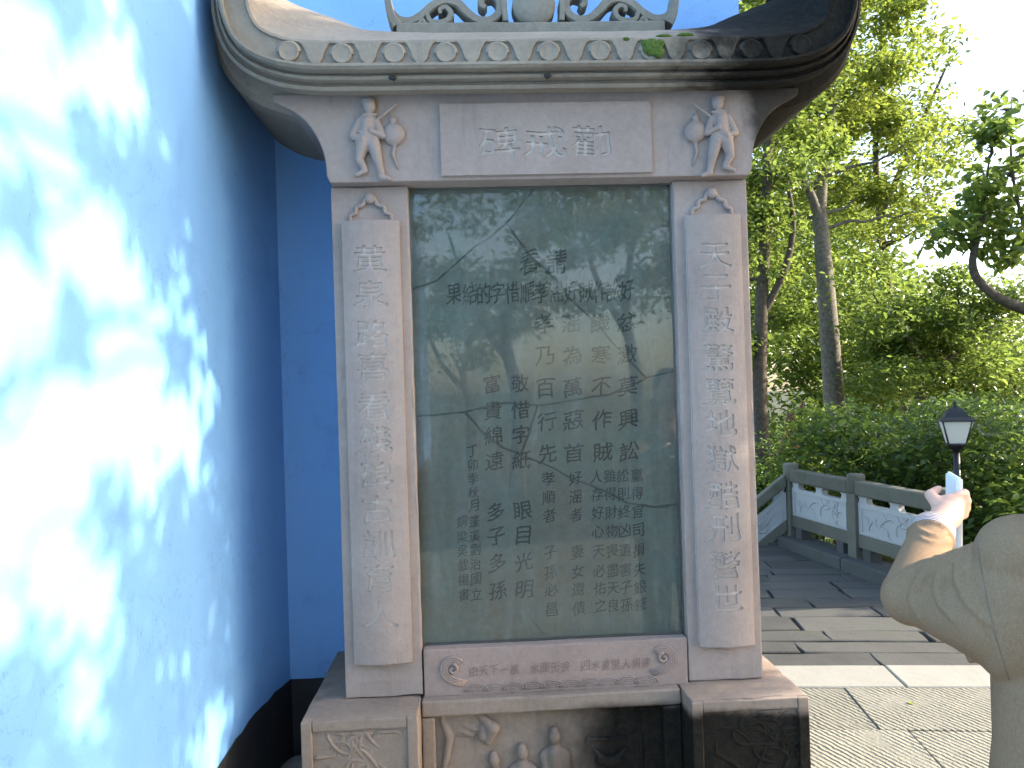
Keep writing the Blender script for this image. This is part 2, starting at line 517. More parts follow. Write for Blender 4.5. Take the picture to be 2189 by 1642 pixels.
def blob_me(prims, voxel, smooth_it=4, flatten=None):
    """union of tapered capsules and ellipsoids remeshed into one continuous skin"""
    bm = bmesh.new()
    for p in prims:
        if p[0] == 'e':
            _, c, r = p[:3]
            M = Matrix.Translation(Vector(c))
            if len(p) > 3:
                M = M @ p[3].to_4x4()
            M = M @ Matrix.Diagonal((*r, 1))
            bmesh.ops.create_uvsphere(bm, u_segments=28, v_segments=16, radius=1, matrix=M)
        else:
            _, a, b, ra, rb = p
            a, b = Vector(a), Vector(b); ax = b - a; L = ax.length
            q = ax.to_track_quat('Z', 'Y').to_matrix().to_4x4()
            M = Matrix.Translation(a) @ q
            prof = [(ra * math.sin(t), -ra * math.cos(t)) for t in np.linspace(.05, math.pi / 2, 6)]
            prof += [(rb * math.cos(t), L + rb * math.sin(t)) for t in np.linspace(0, math.pi / 2 - .05, 6)]
            seg = 40 if max(ra, rb) > .06 else 20 if max(ra, rb) > .02 else 12; rings = []
            for r, z in prof:
                rings.append([bm.verts.new(M @ Vector((r * math.cos(2 * math.pi * k / seg), r * math.sin(2 * math.pi * k / seg), z))) for k in range(seg)])
            for i in range(len(rings) - 1):
                for k in range(seg):
                    bm.faces.new((rings[i][k], rings[i][(k + 1) % seg], rings[i + 1][(k + 1) % seg], rings[i + 1][k]))
            bm.faces.new(rings[0][::-1]); bm.faces.new(rings[-1])
    me = bpy.data.meshes.new('tmp'); bmesh.ops.recalc_face_normals(bm, faces=bm.faces[:]); bm.to_mesh(me); bm.free()
    o = bpy.data.objects.new('tmp', me); COL.objects.link(o)
    md = o.modifiers.new('r', 'REMESH'); md.mode = 'VOXEL'; md.voxel_size = voxel; md.use_smooth_shade = True
    if smooth_it:
        ms = o.modifiers.new('s', 'SMOOTH'); ms.iterations = smooth_it; ms.factor = .5
    dg = bpy.context.evaluated_depsgraph_get(); dg.update()
    res = bpy.data.meshes.new_from_object(o.evaluated_get(dg))
    bpy.data.objects.remove(o); bpy.data.meshes.remove(me)
    res.polygons.foreach_set('use_smooth', [True] * len(res.polygons))
    return res


# ------------------------------------------------------------------ writing
GLYPHS = {}


def glyph(ch):
    """outline polylines of one character, scaled to a unit square centred on the origin"""
    if ch in GLYPHS:
        return GLYPHS[ch]
    cu = bpy.data.curves.new('t', 'FONT'); cu.body = ch; cu.size = 1.0
    o = bpy.data.objects.new('t', cu); COL.objects.link(o)
    bpy.ops.object.select_all(action='DESELECT')
    o.select_set(True); bpy.context.view_layer.objects.active = o
    bpy.ops.object.convert(target='CURVE')
    o = bpy.context.view_layer.objects.active
    loops = []
    for sp in o.data.splines:
        pts = []
        if sp.type == 'BEZIER':
            bp = sp.bezier_points; n = len(bp)
            for i in range(n):
                a, b = bp[i], bp[(i + 1) % n]
                p0, p1, p2, p3 = a.co.xy, a.handle_right.xy, b.handle_left.xy, b.co.xy
                straight = ((p1 - p0).length < 1e-5 or abs((p1 - p0).normalized().cross((p3 - p0).normalized()) if (p3 - p0).length > 1e-6 else 0) < .02) and \
                           ((p2 - p3).length < 1e-5 or abs((p2 - p3).normalized().cross((p3 - p0).normalized()) if (p3 - p0).length > 1e-6 else 0) < .02)
                k = 1 if straight else 4
                for j in range(k):
                    t = j / k
                    pts.append(p0 * (1 - t) ** 3 + p1 * 3 * t * (1 - t) ** 2 + p2 * 3 * t * t * (1 - t) + p3 * t ** 3)
        else:
            pts = [Vector(p.co.xy) for p in sp.points]
        cl = []
        for p in pts:
            if not cl or (p - cl[-1]).length > 1e-4:
                cl.append(p)
        if len(cl) > 2 and (cl[0] - cl[-1]).length < 1e-4:
            cl.pop()
        if len(cl) > 2:
            loops.append([(p.x, p.y) for p in cl])
    d = o.data; bpy.data.objects.remove(o); bpy.data.curves.remove(d)
    A = np.array([p for l in loops for p in l])
    lo, hi = A.min(0), A.max(0); c = (lo + hi) / 2
    s = max(.78, (hi - lo).max())
    loops = [[((x - c[0]) / s, (y - c[1]) / s) for x, y in l] for l in loops]
    GLYPHS[ch] = loops
    return loops


def place_glyph(ch, cx, cz, w, h, style='plain'):
    r1, r2, r3 = random.uniform(-1, 1), random.uniform(-1, 1), random.uniform(-1, 1)
    out = []
    for l in glyph(ch):
        q = []
        n = len(l)
        for i in range(n):
            (xa, ya), (xb, yb) = l[i], l[(i + 1) % n]
            L = math.hypot(xb - xa, yb - ya)
            k = max(1, int(L / .16)) if style != 'plain' else 1
            for j in range(k):
                t = j / k
                q.append((xa + (xb - xa) * t, ya + (yb - ya) * t))
        pts = []
        for x, y in q:
            if style == 'brush':        # handwriting: strokes rise to the right, swell and bend
                x2 = x + .03 * math.sin(4.5 * y + 2 * r1) + .05 * r2 * y
                y2 = y + (.14 + .04 * r3) * x + .03 * math.sin(5 * x + 3 * r2) - .05 * x * x
                x2 += .012 * math.sin(21 * y + 17 * x + r1 * 5); y2 += .016 * math.sin(19 * x - 11 * y + r3 * 5)
                x, y = x2, y2
            elif style == 'clerical':   # broad strokes that flare at the foot
                f = 1 + .22 * max(0, -y - .1) * 2
                x2 = x * f; y2 = y + .06 * max(0, abs(x) - .3) - .02 * math.cos(6 * x)
                x, y = x2, y2
            pts.append((cx + x * w, cz + y * h))
        out.append(pts)
    return out


def cdt_split(glyphs, extra=()):
    """constrained triangulation of closed loops; returns points, triangles, inside-a-stroke flags"""
    from mathutils.geometry import delaunay_2d_cdt
    K_ = 50.0
    P, E = [], []
    for l in glyphs:
        b = len(P); P += [(x * K_, z * K_) for x, z in l]
        E += [(b + i, b + (i + 1) % len(l)) for i in range(len(l))]
    G = np.array(P)
    for q, free in extra:
        q = (q[0] * K_, q[1] * K_)
        if free and np.abs(G - q).sum(1).min() < .06:
            continue
        P.append(q)
    vo, eo, fo, *_ = delaunay_2d_cdt([Vector(p) for p in P], E, [], 0, 1e-4)
    A = np.array([tuple(v) for v in vo]); T = np.array([tuple(f) for f in fo]); C_ = A[T].mean(1)
    inside = np.zeros(len(T), bool)
    for l in glyphs:
        L = np.array(l) * K_; a = L; b = np.roll(L, -1, 0)
        lo, hi = L.min(0), L.max(0)
        idx = np.where((C_[:, 0] > lo[0]) & (C_[:, 0] < hi[0]) & (C_[:, 1] > lo[1]) & (C_[:, 1] < hi[1]))[0]
        if not len(idx):
            continue
        px, py = C_[idx, 0][:, None], C_[idx, 1][:, None]
        cr = ((a[:, 1] > py) != (b[:, 1] > py)) & (px < (b[:, 0] - a[:, 0]) * (py - a[:, 1]) / (b[:, 1] - a[:, 1] + 1e-12) + a[:, 0])
        inside[idx] ^= (cr.sum(1) % 2 == 1)
    return A / K_, T, inside


def face_viewer(me):
    bm = bmesh.new(); bm.from_mesh(me)
    for f in bm.faces:
        if len(f.verts) == 3 and f.normal.y > 0:
            f.normal_flip()
    bm.to_mesh(me); bm.free()
    return me


def fatten(glyphs, fat):
    """move outlines outwards so that strokes get bolder"""
    out = []
    for l in glyphs:
        n = len(l); q = []
        for i in range(n):
            p, a_, b_ = Vector(l[i]), Vector(l[i - 1]), Vector(l[(i + 1) % n])
            e1, e2 = p - a_, b_ - p
            if e1.length < 1e-7 or e2.length < 1e-7:
                q.append(l[i]); continue
            e1.normalize(); e2.normalize()
            bis = Vector((e1.y + e2.y, -e1.x - e2.x))
            q.append(tuple(p + bis * fat / max(.6, bis.length_squared / 2) / 2))
        out.append(q)
    return out


def character_me(glyphs, y, fat=0.0):
    """flat character in the plane of the stele; fat thickens its strokes"""
    if fat:
        glyphs = fatten(glyphs, fat)
    A, T, ins = cdt_split(glyphs)
    return face_viewer(mesh_from('character', [(x, y, z) for x, z in A], [tuple(int(i) for i in t) for t in T[ins]]))


def engraved_plate(x0, x1, z0, z1, glyphs, y, depth, bend=None, step=.014):
    """a plate in the plane of the stele with characters cut through its face, side walls included"""
    nx, nz = max(2, round((x1 - x0) / step)), max(2, round((z1 - z0) / (step * 2.5)))
    ex = [((x0 + (x1 - x0) * i / nx, z0 + (z1 - z0) * j / nz), 0 < i < nx and 0 < j < nz) for i in range(nx + 1) for j in range(nz + 1)]
    A, T, inside = cdt_split(glyphs, ex)
    bd = bend or (lambda x: 0)
    V = [(q[0], y - bd(q[0]), q[1]) for q in A]
    F = [tuple(int(i) for i in t) for t in T[~inside]]
    for l in glyphs + [[(x0 + (x1 - x0) * i / nx, z0) for i in range(nx + 1)] + [(x1 - (x1 - x0) * i / nx, z1) for i in range(nx + 1)]]:
        b = len(V); n = len(l)
        for x, z in l:
            V += [(x, y - bd(x), z), (x, y - bd(x) + depth, z)]
        F += [(b + 2 * i, b + 2 * i + 1, b + 2 * ((i + 1) % n) + 1, b + 2 * ((i + 1) % n)) for i in range(n)]
    return face_viewer(mesh_from('plate', V, F))


# ================================================================== GROUND AND PAVING
PA = math.radians(-8.0)                    # the plaza is turned a little against the stele
def plaza(u, v, z=0.0):
    """plaza axes (u along the kerb, v away from the viewer) -> world"""
    return Vector((u * math.cos(PA) - v * math.sin(PA), u * math.sin(PA) + v * math.cos(PA), z))
# kerb line passes (1.94, 4.215): v there
def to_plaza(x, y):
    return (x * math.cos(PA) + y * math.sin(PA), -x * math.sin(PA) + y * math.cos(PA))
KU, KV = to_plaza(1.94, 4.215)
RA = math.radians(7.2); RP = Vector((3.11, 6.39, 0))   # a railing post and the direction of the railing
def rail(a, b, z=0.0):
    return Vector((RP.x + a * math.cos(RA) - b * math.sin(RA), RP.y + a * math.sin(RA) + b * math.cos(RA), z))
def to_rail(x, y):
    dx, dy = x - RP.x, y - RP.y
    return dx * math.cos(RA) + dy * math.sin(RA), -dx * math.sin(RA) + dy * math.cos(RA)
def edge_u(v, a0):
    """plaza u where row v meets the line a = a0 beside the railing"""
    f = lambda u: to_rail(*plaza(u, v).xy)[0] - a0
    return -f(0) / (f(1) - f(0))
RV = to_plaza(3.11, 6.39)[1]

def terrain_z(x, y):
    a, b = to_rail(x, y)
    d = max(a - .35, 0.0)
    e = max(b - 1.3, 0.0) if a > -9 else 0
    s = -0.30 * d - .22 * e
    if d > 0 or e > 0:
        s += .25 * math.sin(x * .7 + 1) * math.sin(y * .6) * min(1, (d + e) * .3)
    return max(s, -16.0) - .035

xs = sorted(set([-600, -250, -100, -50, -25, -12] + [round(v, 2) for v in np.arange(-6, 30, .6)] + [32, 36, 42, 50, 65, 90, 150, 300, 700, 1500]))
ys = sorted(set([-600, -250, -100, -50, -25, -12] + [round(v, 2) for v in np.arange(-8, 30, .6)] + [32, 36, 42, 50, 65, 90, 150, 300, 700, 1500]))
V = [(x, y, terrain_z(x, y)) for x in xs for y in ys]; ny = len(ys)
F = [(i * ny + j, (i + 1) * ny + j, (i + 1) * ny + j + 1, i * ny + j + 1) for i in range(len(xs) - 1) for j in range(ny - 1)]
g = obj('ground', mesh_from('ground', V, F, True), M_EARTH); tag(g, kind='structure')

pave = obj('pavement', mesh_from('pave', [rail(a, b, -.022) for a, b in ((-14, -16), (.3, -16), (.3, 1.2), (-14, 1.2))], [(0, 1, 2, 3)]), M_BED)
tag(pave, kind='structure')


def slab(name, u0, u1, v0, v1, mat, gap, h, jit, tilt=.006):
    bm = bmesh.new()
    c = [(u0 + gap, v0 + gap), (u1 - gap, v0 + gap), (u1 - gap, v1 - gap), (u0 + gap, v1 - gap)]
    c = [(u + random.uniform(-jit, jit), v + random.uniform(-jit, jit) * .6) for u, v in c]
    pts = []
    for i in range(4):                      # wavering sides
        a, b = c[i], c[(i + 1) % 4]
        L = math.hypot(b[0] - a[0], b[1] - a[1]); k = max(2, int(L / .16))
        for j in range(k):
            t = j / k
            w = random.uniform(-1, 1) * (.007 if jit > .01 else .003) if j else 0
            pts.append((a[0] + (b[0] - a[0]) * t + w, a[1] + (b[1] - a[1]) * t + w))
    tu, tv, dz = random.uniform(-tilt, tilt), random.uniform(-tilt, tilt), random.uniform(-.003, .003)
    uc, vc = (u0 + u1) / 2, (v0 + v1) / 2
    top = [bm.verts.new(plaza(u, v, h + dz + (u - uc) * tu + (v - vc) * tv)) for u, v in pts]
    bot = [bm.verts.new(plaza(u, v, -.06)) for u, v in pts]
    f = bm.faces.new(top); n = len(pts)
    for i in range(n):
        bm.faces.new((top[i], bot[i], bot[(i + 1) % n], top[(i + 1) % n]))
    bmesh.ops.recalc_face_normals(bm, faces=bm.faces[:])
    bmesh.ops.bevel(bm, geom=list(f.edges), offset=.003 if mat is M_RIBBED else .006, segments=1, affect='EDGES')
    me = bm_mesh('slab', bm)
    return obj(name, me, mat, pave)


# grey flagstones beyond the kerb
v = KV
while v < RV + 1.5:
    d = random.uniform(.20, .31)
    u = edge_u(v + d / 2, -.13)
    first = True
    while u > -2.2:
        w = random.uniform(.48, .95) * (random.uniform(.3, .8) if first else 1)
        first = False
        slab('flagstone', u - w, u, v, v + d, M_FLAG, .0065, 0.0, .014, .016)
        u -= w
    v += d
# smooth kerb course
u = edge_u(KV, .2)
while u > -2.2:
    w = random.uniform(1.0, 1.5)
    slab('kerb_stone', u - w, u, KV - .315, KV, M_KERB, .003, .012, .002, .001); u -= w
# chiselled stones towards the viewer
v = KV - .315
while v > -2.5:
    d = random.uniform(.42, .52)
    u = edge_u(v, .25) + random.uniform(-.1, 0)
    while u > -2.5:
        w = random.uniform(.75, 1.15)
        slab('chiselled_slab', u - w, u, v - d, v, M_RIBBED, .0015, .008, .003, .003); u -= w
    v -= d

# ================================================================== BLUE BUILDING
WX, WY = -.79, 3.10
bld = thing('blue_building', 'bright blue rendered temple wall with black painted foot, wrapping round behind the carved stele', 'building', (WX - 1, 3.5, 0))


def wall_sheet(z0, z1, off, step, ragged=False):
    """plan outline of the side wall, its rounded inner corner and the end wall"""
    path = [(WX + off, -9.0), (WX + off, -3.0), (WX + off, 0), (WX + off, 1.0), (WX + off, 2.0), (WX + off, 2.45)]
    R = .50
    for k in range(1, 11):                  # the side wall eases in slowly, then meets the end wall at a crease
        t = k / 10
        path.append((WX + off + .055 * t * t * t, 2.45 + (WY - off - 2.45) * t))
    path.append((WX + off + .4, WY - off)); path.append((1.10 + off, WY - off))
    path += [(1.10 + off, WY + .6), (1.10 + off, 4.0), (WX - 4, 4.0), (WX - 4, -9.0)]
    fine = []
    for i in range(len(path)):
        (xa, ya), (xb, yb) = path[i], path[(i + 1) % len(path)]
        L = math.hypot(xb - xa, yb - ya); k = max(1, int(L / .05)) if max(xa, xb) < 1.3 and min(ya, yb) > .5 and min(xa, xb) > -1 and max(ya, yb) < 3.5 else 1
        fine += [(xa + (xb - xa) * j / k, ya + (yb - ya) * j / k) for j in range(k)]
    path = fine
    n = len(path); zs = np.linspace(z0, z1, step)
    V = [(x, y, z + (random.uniform(-.006, .004) if ragged and i == len(zs) - 1 else 0)) for i, z in enumerate(zs) for x, y in path]
    F = [(i * n + k, i * n + (k + 1) % n, (i + 1) * n + (k + 1) % n, (i + 1) * n + k) for i in range(len(zs) - 1) for k in range(n)]
    F.append(tuple(range(n))); F.append(tuple((len(zs) - 1) * n + k for k in range(n))[::-1])
    me = mesh_from('wall', V, F)
    bm = bmesh.new(); bm.from_mesh(me); bmesh.ops.recalc_face_normals(bm, faces=bm.faces[:])
    bm.to_mesh(me); bm.free()
    return me


obj('wall', wall_sheet(.44, 5.2, 0.0, 8), M_BLUE, bld)
obj('dado', wall_sheet(-.05, .468, 0.004, 4, True), M_DADO, bld)
adopt(bld)
# rubble and cement left on the ground in the corner behind the stele
cem = blob_me([('e', (-.66, 2.86, .03), (.12, .20, .12)), ('e', (-.69, 2.98, .08), (.10, .14, .14)), ('e', (-.6, 2.7, .02), (.1, .16, .07))], .02, 3)
tag(obj('cement_heap', cem, M_GREYSTONE), 'small dark grey heap of hardened cement in the corner behind the stele base', 'rubble')

# ================================================================== THE STELE
CX = .2435
stele = thing('stone_stele', 'tall carved pink sandstone stele with upturned roof, inscribed pillars and a glazed tablet', 'stele', (CX, 2.75, 0))

# ---- base
def relief_swirl(cx, cz, y, seedn, n=9, s=1.0, r=.006, zmax=.520):
    rr = random.Random(seedn); V, F = [], []
    for i in range(n):
        a = rr.uniform(0, 2 * math.pi); px = cx + rr.uniform(-.085, .085) * s; pz = cz + rr.uniform(-.05, .05) * s
        pts = []; k = rr.uniform(-26, 26)
        for j in range(14):
            pts.append((min(cx + .13, max(cx - .13, px)), y + .001, min(zmax, pz))); a += k * .012 / s
            k += rr.uniform(-8, 8)
            px += math.cos(a) * .011 * s; pz += math.sin(a) * .009 * s
        rad = [r * s * (.35 + math.sin(math.pi * (j + .5) / 14)) for j in range(14)]
        tube_geo(pts, rad, 6, .9, V, F)
    return mesh_from('swirl', V, F, True)


def framed_block(name, x0, x1, y0, y1, z0, z1, mat, bord, rec, parent):
    """block with a sunk panel in its front"""
    o = obj(name, box_me(x0, x1, y0 + rec, y1, z0, z1 - .0, .007, 2, .0016, .06), mat, parent)
    V = [(x0 + .0005, z0), (x1 - .0005, z0), (x1 - .0005, z1 - .002), (x0 + .0005, z1 - .002)]
    # frame strips proud of the panel
    for nm, (a, b, c, d) in (('frame_stile', (x0 + .001, x0 + bord, z0, z1 - .003)), ('frame_stile', (x1 - bord, x1 - .001, z0, z1 - .003)),
                              ('frame_rail', (x0 + bord - .002, x1 - bord + .002, z1 - bord * 1.05, z1 - .004)), ('frame_rail', (x0 + bord - .002, x1 - bord + .002, z0 + .02, z0 + .05))):
        obj(nm, box_me(a, b, y0 + (.001 if nm == 'frame_rail' else 0), y0 + rec + .02, c, d, .004, 2, .0012, .05), mat, o)
    return o


ZB = .568
bl = framed_block('base_block', -.555, -.2, 2.443, 3.12, -.03, ZB, M_BASE, .034, .010, stele)
obj('dragon_relief', relief_swirl(-.385, .455, 2.454, 3, 26, 1.0, .0055), M_BASE, bl)
obj('dragon_relief', relief_swirl(-.37, .33, 2.454, 8, 11, 1.1), M_BASE, bl)
br = framed_block('base_block', .644, 1.017, 2.443, 3.12, -.03, ZB, M_BASE, .036, .010, stele)
obj('dragon_relief', relief_swirl(.85, .445, 2.454, 5, 26, 1.0, .0055), M_BASE, br)
obj('dragon_relief', relief_swirl(.83, .30, 2.454, 9, 10, 1.1), M_BASE, br)
bc = obj('base_panel', box_me(-.205, .65, 2.605, 3.07, -.03, ZB - .012, .004), M_BASE, stele)
obj('panel_frame', box_me(-.2, .644, 2.56, 2.63, .512, ZB - .004, .008, 3, .0015, .05), M_BASE, bc)
obj('panel_frame', box_me(-.198, -.157, 2.563, 2.63, -.03, .511, .006, 2, .0012, .05), M_BASE, bc)
obj('panel_frame', box_me(.583, .642, 2.563, 2.63, -.03, .511, .006, 2, .0012, .05), M_BASE, bc)
# carved scene in the sunk panel
def fig(x, z, s, lean):
    return [('e', (x, 2.590, z), (.0185 * s, .018, .023 * s)), ('e', (x - .002, 2.594, z + .020 * s), (.013 * s, .012, .009 * s)), ('c', (x, 2.6, z - .02 * s), (x + lean * .3, 2.6, z - .035 * s), .012 * s, .016 * s),
            ('c', (x - .022 * s, 2.602, z - .052 * s), (x + .022 * s, 2.602, z - .052 * s), .018 * s, .018 * s), ('c', (x, 2.60, z - .055 * s), (x + lean, 2.60, z - .15 * s), .030 * s, .040 * s), ('c', (x + lean, 2.60, z - .15 * s), (x + lean * 1.4, 2.60, z - .30 * s), .040 * s, .052 * s),
            ('c', (x - .034 * s, 2.598, z - .058 * s), (x - .030 * s, 2.586, z - .105 * s), .015 * s, .014 * s), ('c', (x - .030 * s, 2.586, z - .105 * s), (x + .004 * s, 2.578, z - .098 * s), .014 * s, .010 * s),
            ('c', (x + .034 * s, 2.598, z - .058 * s), (x + .032 * s, 2.586, z - .105 * s), .015 * s, .014 * s), ('c', (x + .032 * s, 2.586, z - .105 * s), (x + .006 * s, 2.578, z - .10 * s), .014 * s, .010 * s)]
obj('carved_figure', blob_me(fig(.229, .418, 1.05, .012), .003, 1), M_BASE, bc)
obj('carved_figure', blob_me(fig(.122, .372, 1.0, -.012), .003, 1), M_BASE, bc)
obj('carved_figure', blob_me(fig(.030, .352, .95, .01), .003, 1), M_BASE, bc)
drp = [('e', (-.06, 2.606, .47), (.085, .012, .045)), ('c', (-.14, 2.602, .505), (-.01, 2.600, .507), .008, .008), ('c', (-.015, 2.60, .50), (.028, 2.592, .455), .010, .022), ('c', (.028, 2.592, .455), (.012, 2.594, .415), .024, .014), ('c', (.0, 2.60, .49), (-.005, 2.594, .43), .010, .016),
       ('c', (-.135, 2.602, .49), (-.112, 2.598, .43), .009, .014), ('c', (-.112, 2.598, .43), (-.125, 2.598, .36), .014, .012), ('c', (-.125, 2.598, .36), (-.145, 2.60, .29), .012, .008), ('c', (-.09, 2.602, .48), (-.03, 2.597, .455), .007, .010), ('c', (-.08, 2.6, .45), (-.04, 2.597, .435), .006, .009)]
obj('carved_drapery', blob_me(drp, .003, 1), M_BASE, bc)
obj('carved_table', blob_me([('c', (.345, 2.6, .40), (.47, 2.6, .395), .005, .005), ('c', (.34, 2.6, .41), (.335, 2.6, .385), .004, .006), ('c', (.36, 2.6, .365), (.39, 2.597, .33), .006, .015),
                            ('c', (.46, 2.6, .365), (.43, 2.597, .33), .006, .015), ('e', (.41, 2.6, .325), (.05, .014, .018))], .004, 2), M_BASE, bc)
obj('carved_rocks', relief_swirl(.44, .47, 2.606, 12, 9, .8), M_BASE, bc)
obj('carved_post', tube_me([(.505, 2.605, .50), (.515, 2.604, .35), (.51, 2.604, .0)], .007, 8), M_BASE, bc)

# ---- pillars with convex inscription boards
HW = .091


def pillar(x0, x1, bx0, bx1, bz0, bz1, chars, zs, dx=0.0):
    p = obj('pillar', box_me(x0, x1, 2.6, 3.13, ZB + .001, 2.229, .006, 2, .0013, .05), M_STONE, stele)
    cx = (bx0 + bx1) / 2; hw = (bx1 - bx0) / 2
    bend = lambda x: .016 * (1 - min(1, ((x - cx) / hw) ** 2))
    nseg = 14
    loops = []
    for ch, z in zip(chars, zs):
        loops += place_glyph(ch, cx + dx, z, .098, .088, 'clerical')
    loops = fatten(loops, .0011)
    me = engraved_plate(bx0, bx1, bz0, bz1, loops, 2.5792, .0055, bend)
    b = obj('inscription_board', me, M_STONE, p)
    # floor of the cut characters, and the board's body
    V, F = [], []
    for i in range(nseg + 1):
        x = bx0 + .001 + (bx1 - bx0 - .002) * i / nseg
        y = 2.5845 - bend(x)
        V += [(x, y, bz0 + .001), (x, y, bz1 - .001), (x, 2.602, bz0 + .001), (x, 2.602, bz1 - .001)]
    for i in range(nseg):
        a, c = i * 4, i * 4 + 4
        F += [(a, c, c + 1, a + 1), (a, a + 2, c + 2, c), (a + 1, c + 1, c + 3, a + 3)]
    F += [(0, 1, 3, 2), (nseg * 4, nseg * 4 + 2, nseg * 4 + 3, nseg * 4 + 1)]
    obj('board_body', mesh_from('body', V, F), M_CUT, p)
    # cloud bracket with a pearl on top, knob below
    w = hw * .72
    pts = catmull([(cx - w, 2.598, bz1 + .004), (cx - w * .98, 2.596, bz1 + .022), (cx - w * .72, 2.594, bz1 + .030), (cx - w * .66, 2.594, bz1 + .048), (cx - w * .36, 2.593, bz1 + .055), (cx - w * .24, 2.593, bz1 + .072),
                   (cx, 2.593, bz1 + .080), (cx + w * .24, 2.593, bz1 + .072), (cx + w * .36, 2.593, bz1 + .055), (cx + w * .66, 2.594, bz1 + .048), (cx + w * .72, 2.594, bz1 + .030), (cx + w * .98, 2.596, bz1 + .022), (cx + w, 2.598, bz1 + .004)], 6)
    obj('cloud_bracket', tube_me(pts, [.0075] * len(pts), 8), M_STONE, p)
    obj('pearl', blob_me([('e', (cx, 2.592, bz1 + .076), (.019, .014, .019))], .003, 1), M_STONE, p)
    obj('foot_knob', blob_me([('e', (cx, 2.590, bz0 - .004), (.030, .013, .013))], .003, 1), M_STONE, p)
    return p


LZ = (1.985, 1.873, 1.745, 1.640, 1.513, 1.405, 1.290, 1.184, 1.071, .964, .846)
RZ = (1.969, 1.865, 1.757, 1.636, 1.523, 1.420, 1.305, 1.185, 1.079, .958, .850)
pillar(-.443, -.193, -.408, -.223, .687, 2.110, '黄泉路喜看殘碑古訓育人', LZ, -.003)
pillar(.681, .930, .715, .898, .690, 2.106, '天子殿驚覽地獄酷刑警世', RZ, -.002)

# ---- lintel
half = [(.678, 2.228), (.688, 2.250), (.690, 2.285), (.700, 2.335), (.722, 2.385), (.752, 2.428), (.795, 2.462), (.842, 2.485), (.851, 2.497), (.851, 2.512)]
half = [(p[0], p[1]) for p in catmull([(a, b, 0) for a, b in half], 3)]
poly = [(CX + a, b) for a, b in half] + [(CX - a, b) for a, b in half[::-1]]
lin = obj('lintel', prism_me(poly, 2.55, 3.14, .006, 2), M_LINTEL, stele)
np_loops = []
for ch, x in (('碑', .106), ('戒', .256), ('勸', .403)):
    np_loops += place_glyph(ch, x, 2.343, .125, .100, 'clerical')
np_loops = fatten(np_loops, .0015)
obj('name_board', engraved_plate(-.080, .600, 2.240, 2.470, np_loops, 2.5365, .0062, None, .04), M_LINTEL, lin)
obj('name_board_body', box_me(-.079, .599, 2.5425, 2.552, 2.241, 2.469, 0), M_CUT, lin)


def lintel_figure(cx, cz, s):
    """child with a stick over the shoulder, a round gourd hanging from it; s mirrors it"""
    Y = 2.545
    P = lambda x, z, y=0: (cx + s * x, Y + y, cz + z)
    a = [('e', P(.004, .112, -.012), (.020, .017, .023)), ('e', P(.000, .128, -.008), (.022, .016, .012)), ('c', P(.0, .09, -.004), P(-.003, .08, -.004), .012, .016),
         ('c', P(-.016, .068, -.004), P(.010, .066, -.004), .018, .016), ('c', P(-.004, .06, -.006), P(-.010, .015, -.008), .024, .023), ('c', P(-.024, .0, -.008), P(.012, -.004, -.008), .021, .021),
         ('c', P(-.030, .066, -.004), P(-.052, .018, -.008), .014, .013), ('c', P(-.052, .018, -.008), P(-.024, .004, -.024), .012, .008), ('e', P(-.020, .004, -.028), (.009, .008, .009)),
         ('c', P(.022, .062, -.006), P(.042, .018, -.012), .014, .012), ('c', P(.042, .018, -.012), P(.010, .028, -.026), .012, .008), ('e', P(.008, .030, -.028), (.009, .008, .009)),
         ('c', P(-.022, -.012, -.010), P(-.034, -.055, -.008), .022, .014), ('c', P(-.034, -.055, -.008), P(-.018, -.086, -.004), .014, .011), ('c', P(-.016, -.092, -.006), P(-.045, -.104, -.006), .009, .007),
         ('c', P(.014, -.014, -.010), P(.026, -.062, -.010), .022, .015), ('c', P(.026, -.062, -.010), P(.034, -.102, -.004), .014, .011), ('c', P(.034, -.112, -.006), P(.060, -.119, -.008), .010, .007),
         ('c', P(-.03, .028, -.022), P(.02, .006, -.022), .004, .004), ('c', P(-.016, .085, -.016), P(.022, .083, -.016), .005, .005)]
    o = obj('carved_child', blob_me(a, .0026, 1), M_LINTEL, lin)
    st = [('c', P(-.045, .008, -.020), P(.088, .118, -.010), .005, .004)]
    obj('carved_stick', blob_me(st, .003, 1), M_LINTEL, lin)
    gd = [('e', P(.078, .025, -.002), (.036, .020, .036)), ('e', P(.075, .070, -.002), (.013, .010, .010)), ('c', P(.075, .07, -.002), P(.072, .098, -.002), .005, .003),
          ('c', P(.078, -.012, -.001), P(.072, -.04, .001), .006, .007), ('c', P(.072, -.04, .001), P(.088, -.085, .002), .007, .003)]
    obj('carved_gourd', blob_me(gd, .0035, 1), M_LINTEL, lin)


lintel_figure(-.305, 2.352, 1)
lintel_figure(.822, 2.345, -1)

# ---- sill below the glass
sill = obj('sill', box_me(-.191, .679, 2.598, 2.70, ZB - .006, .717, .005, 2, .0012, .05), M_SILL, stele)


def spiral(cx, cz, s, r0, turns, y, n=30):
    return [(cx + s * r0 * (1 - t) ** .9 * math.cos(math.pi * .5 + 2 * math.pi * turns * t), y, cz + r0 * (1 - t) ** .9 * math.sin(math.pi * .5 + 2 * math.pi * turns * t)) for t in np.linspace(0, .93, n)]


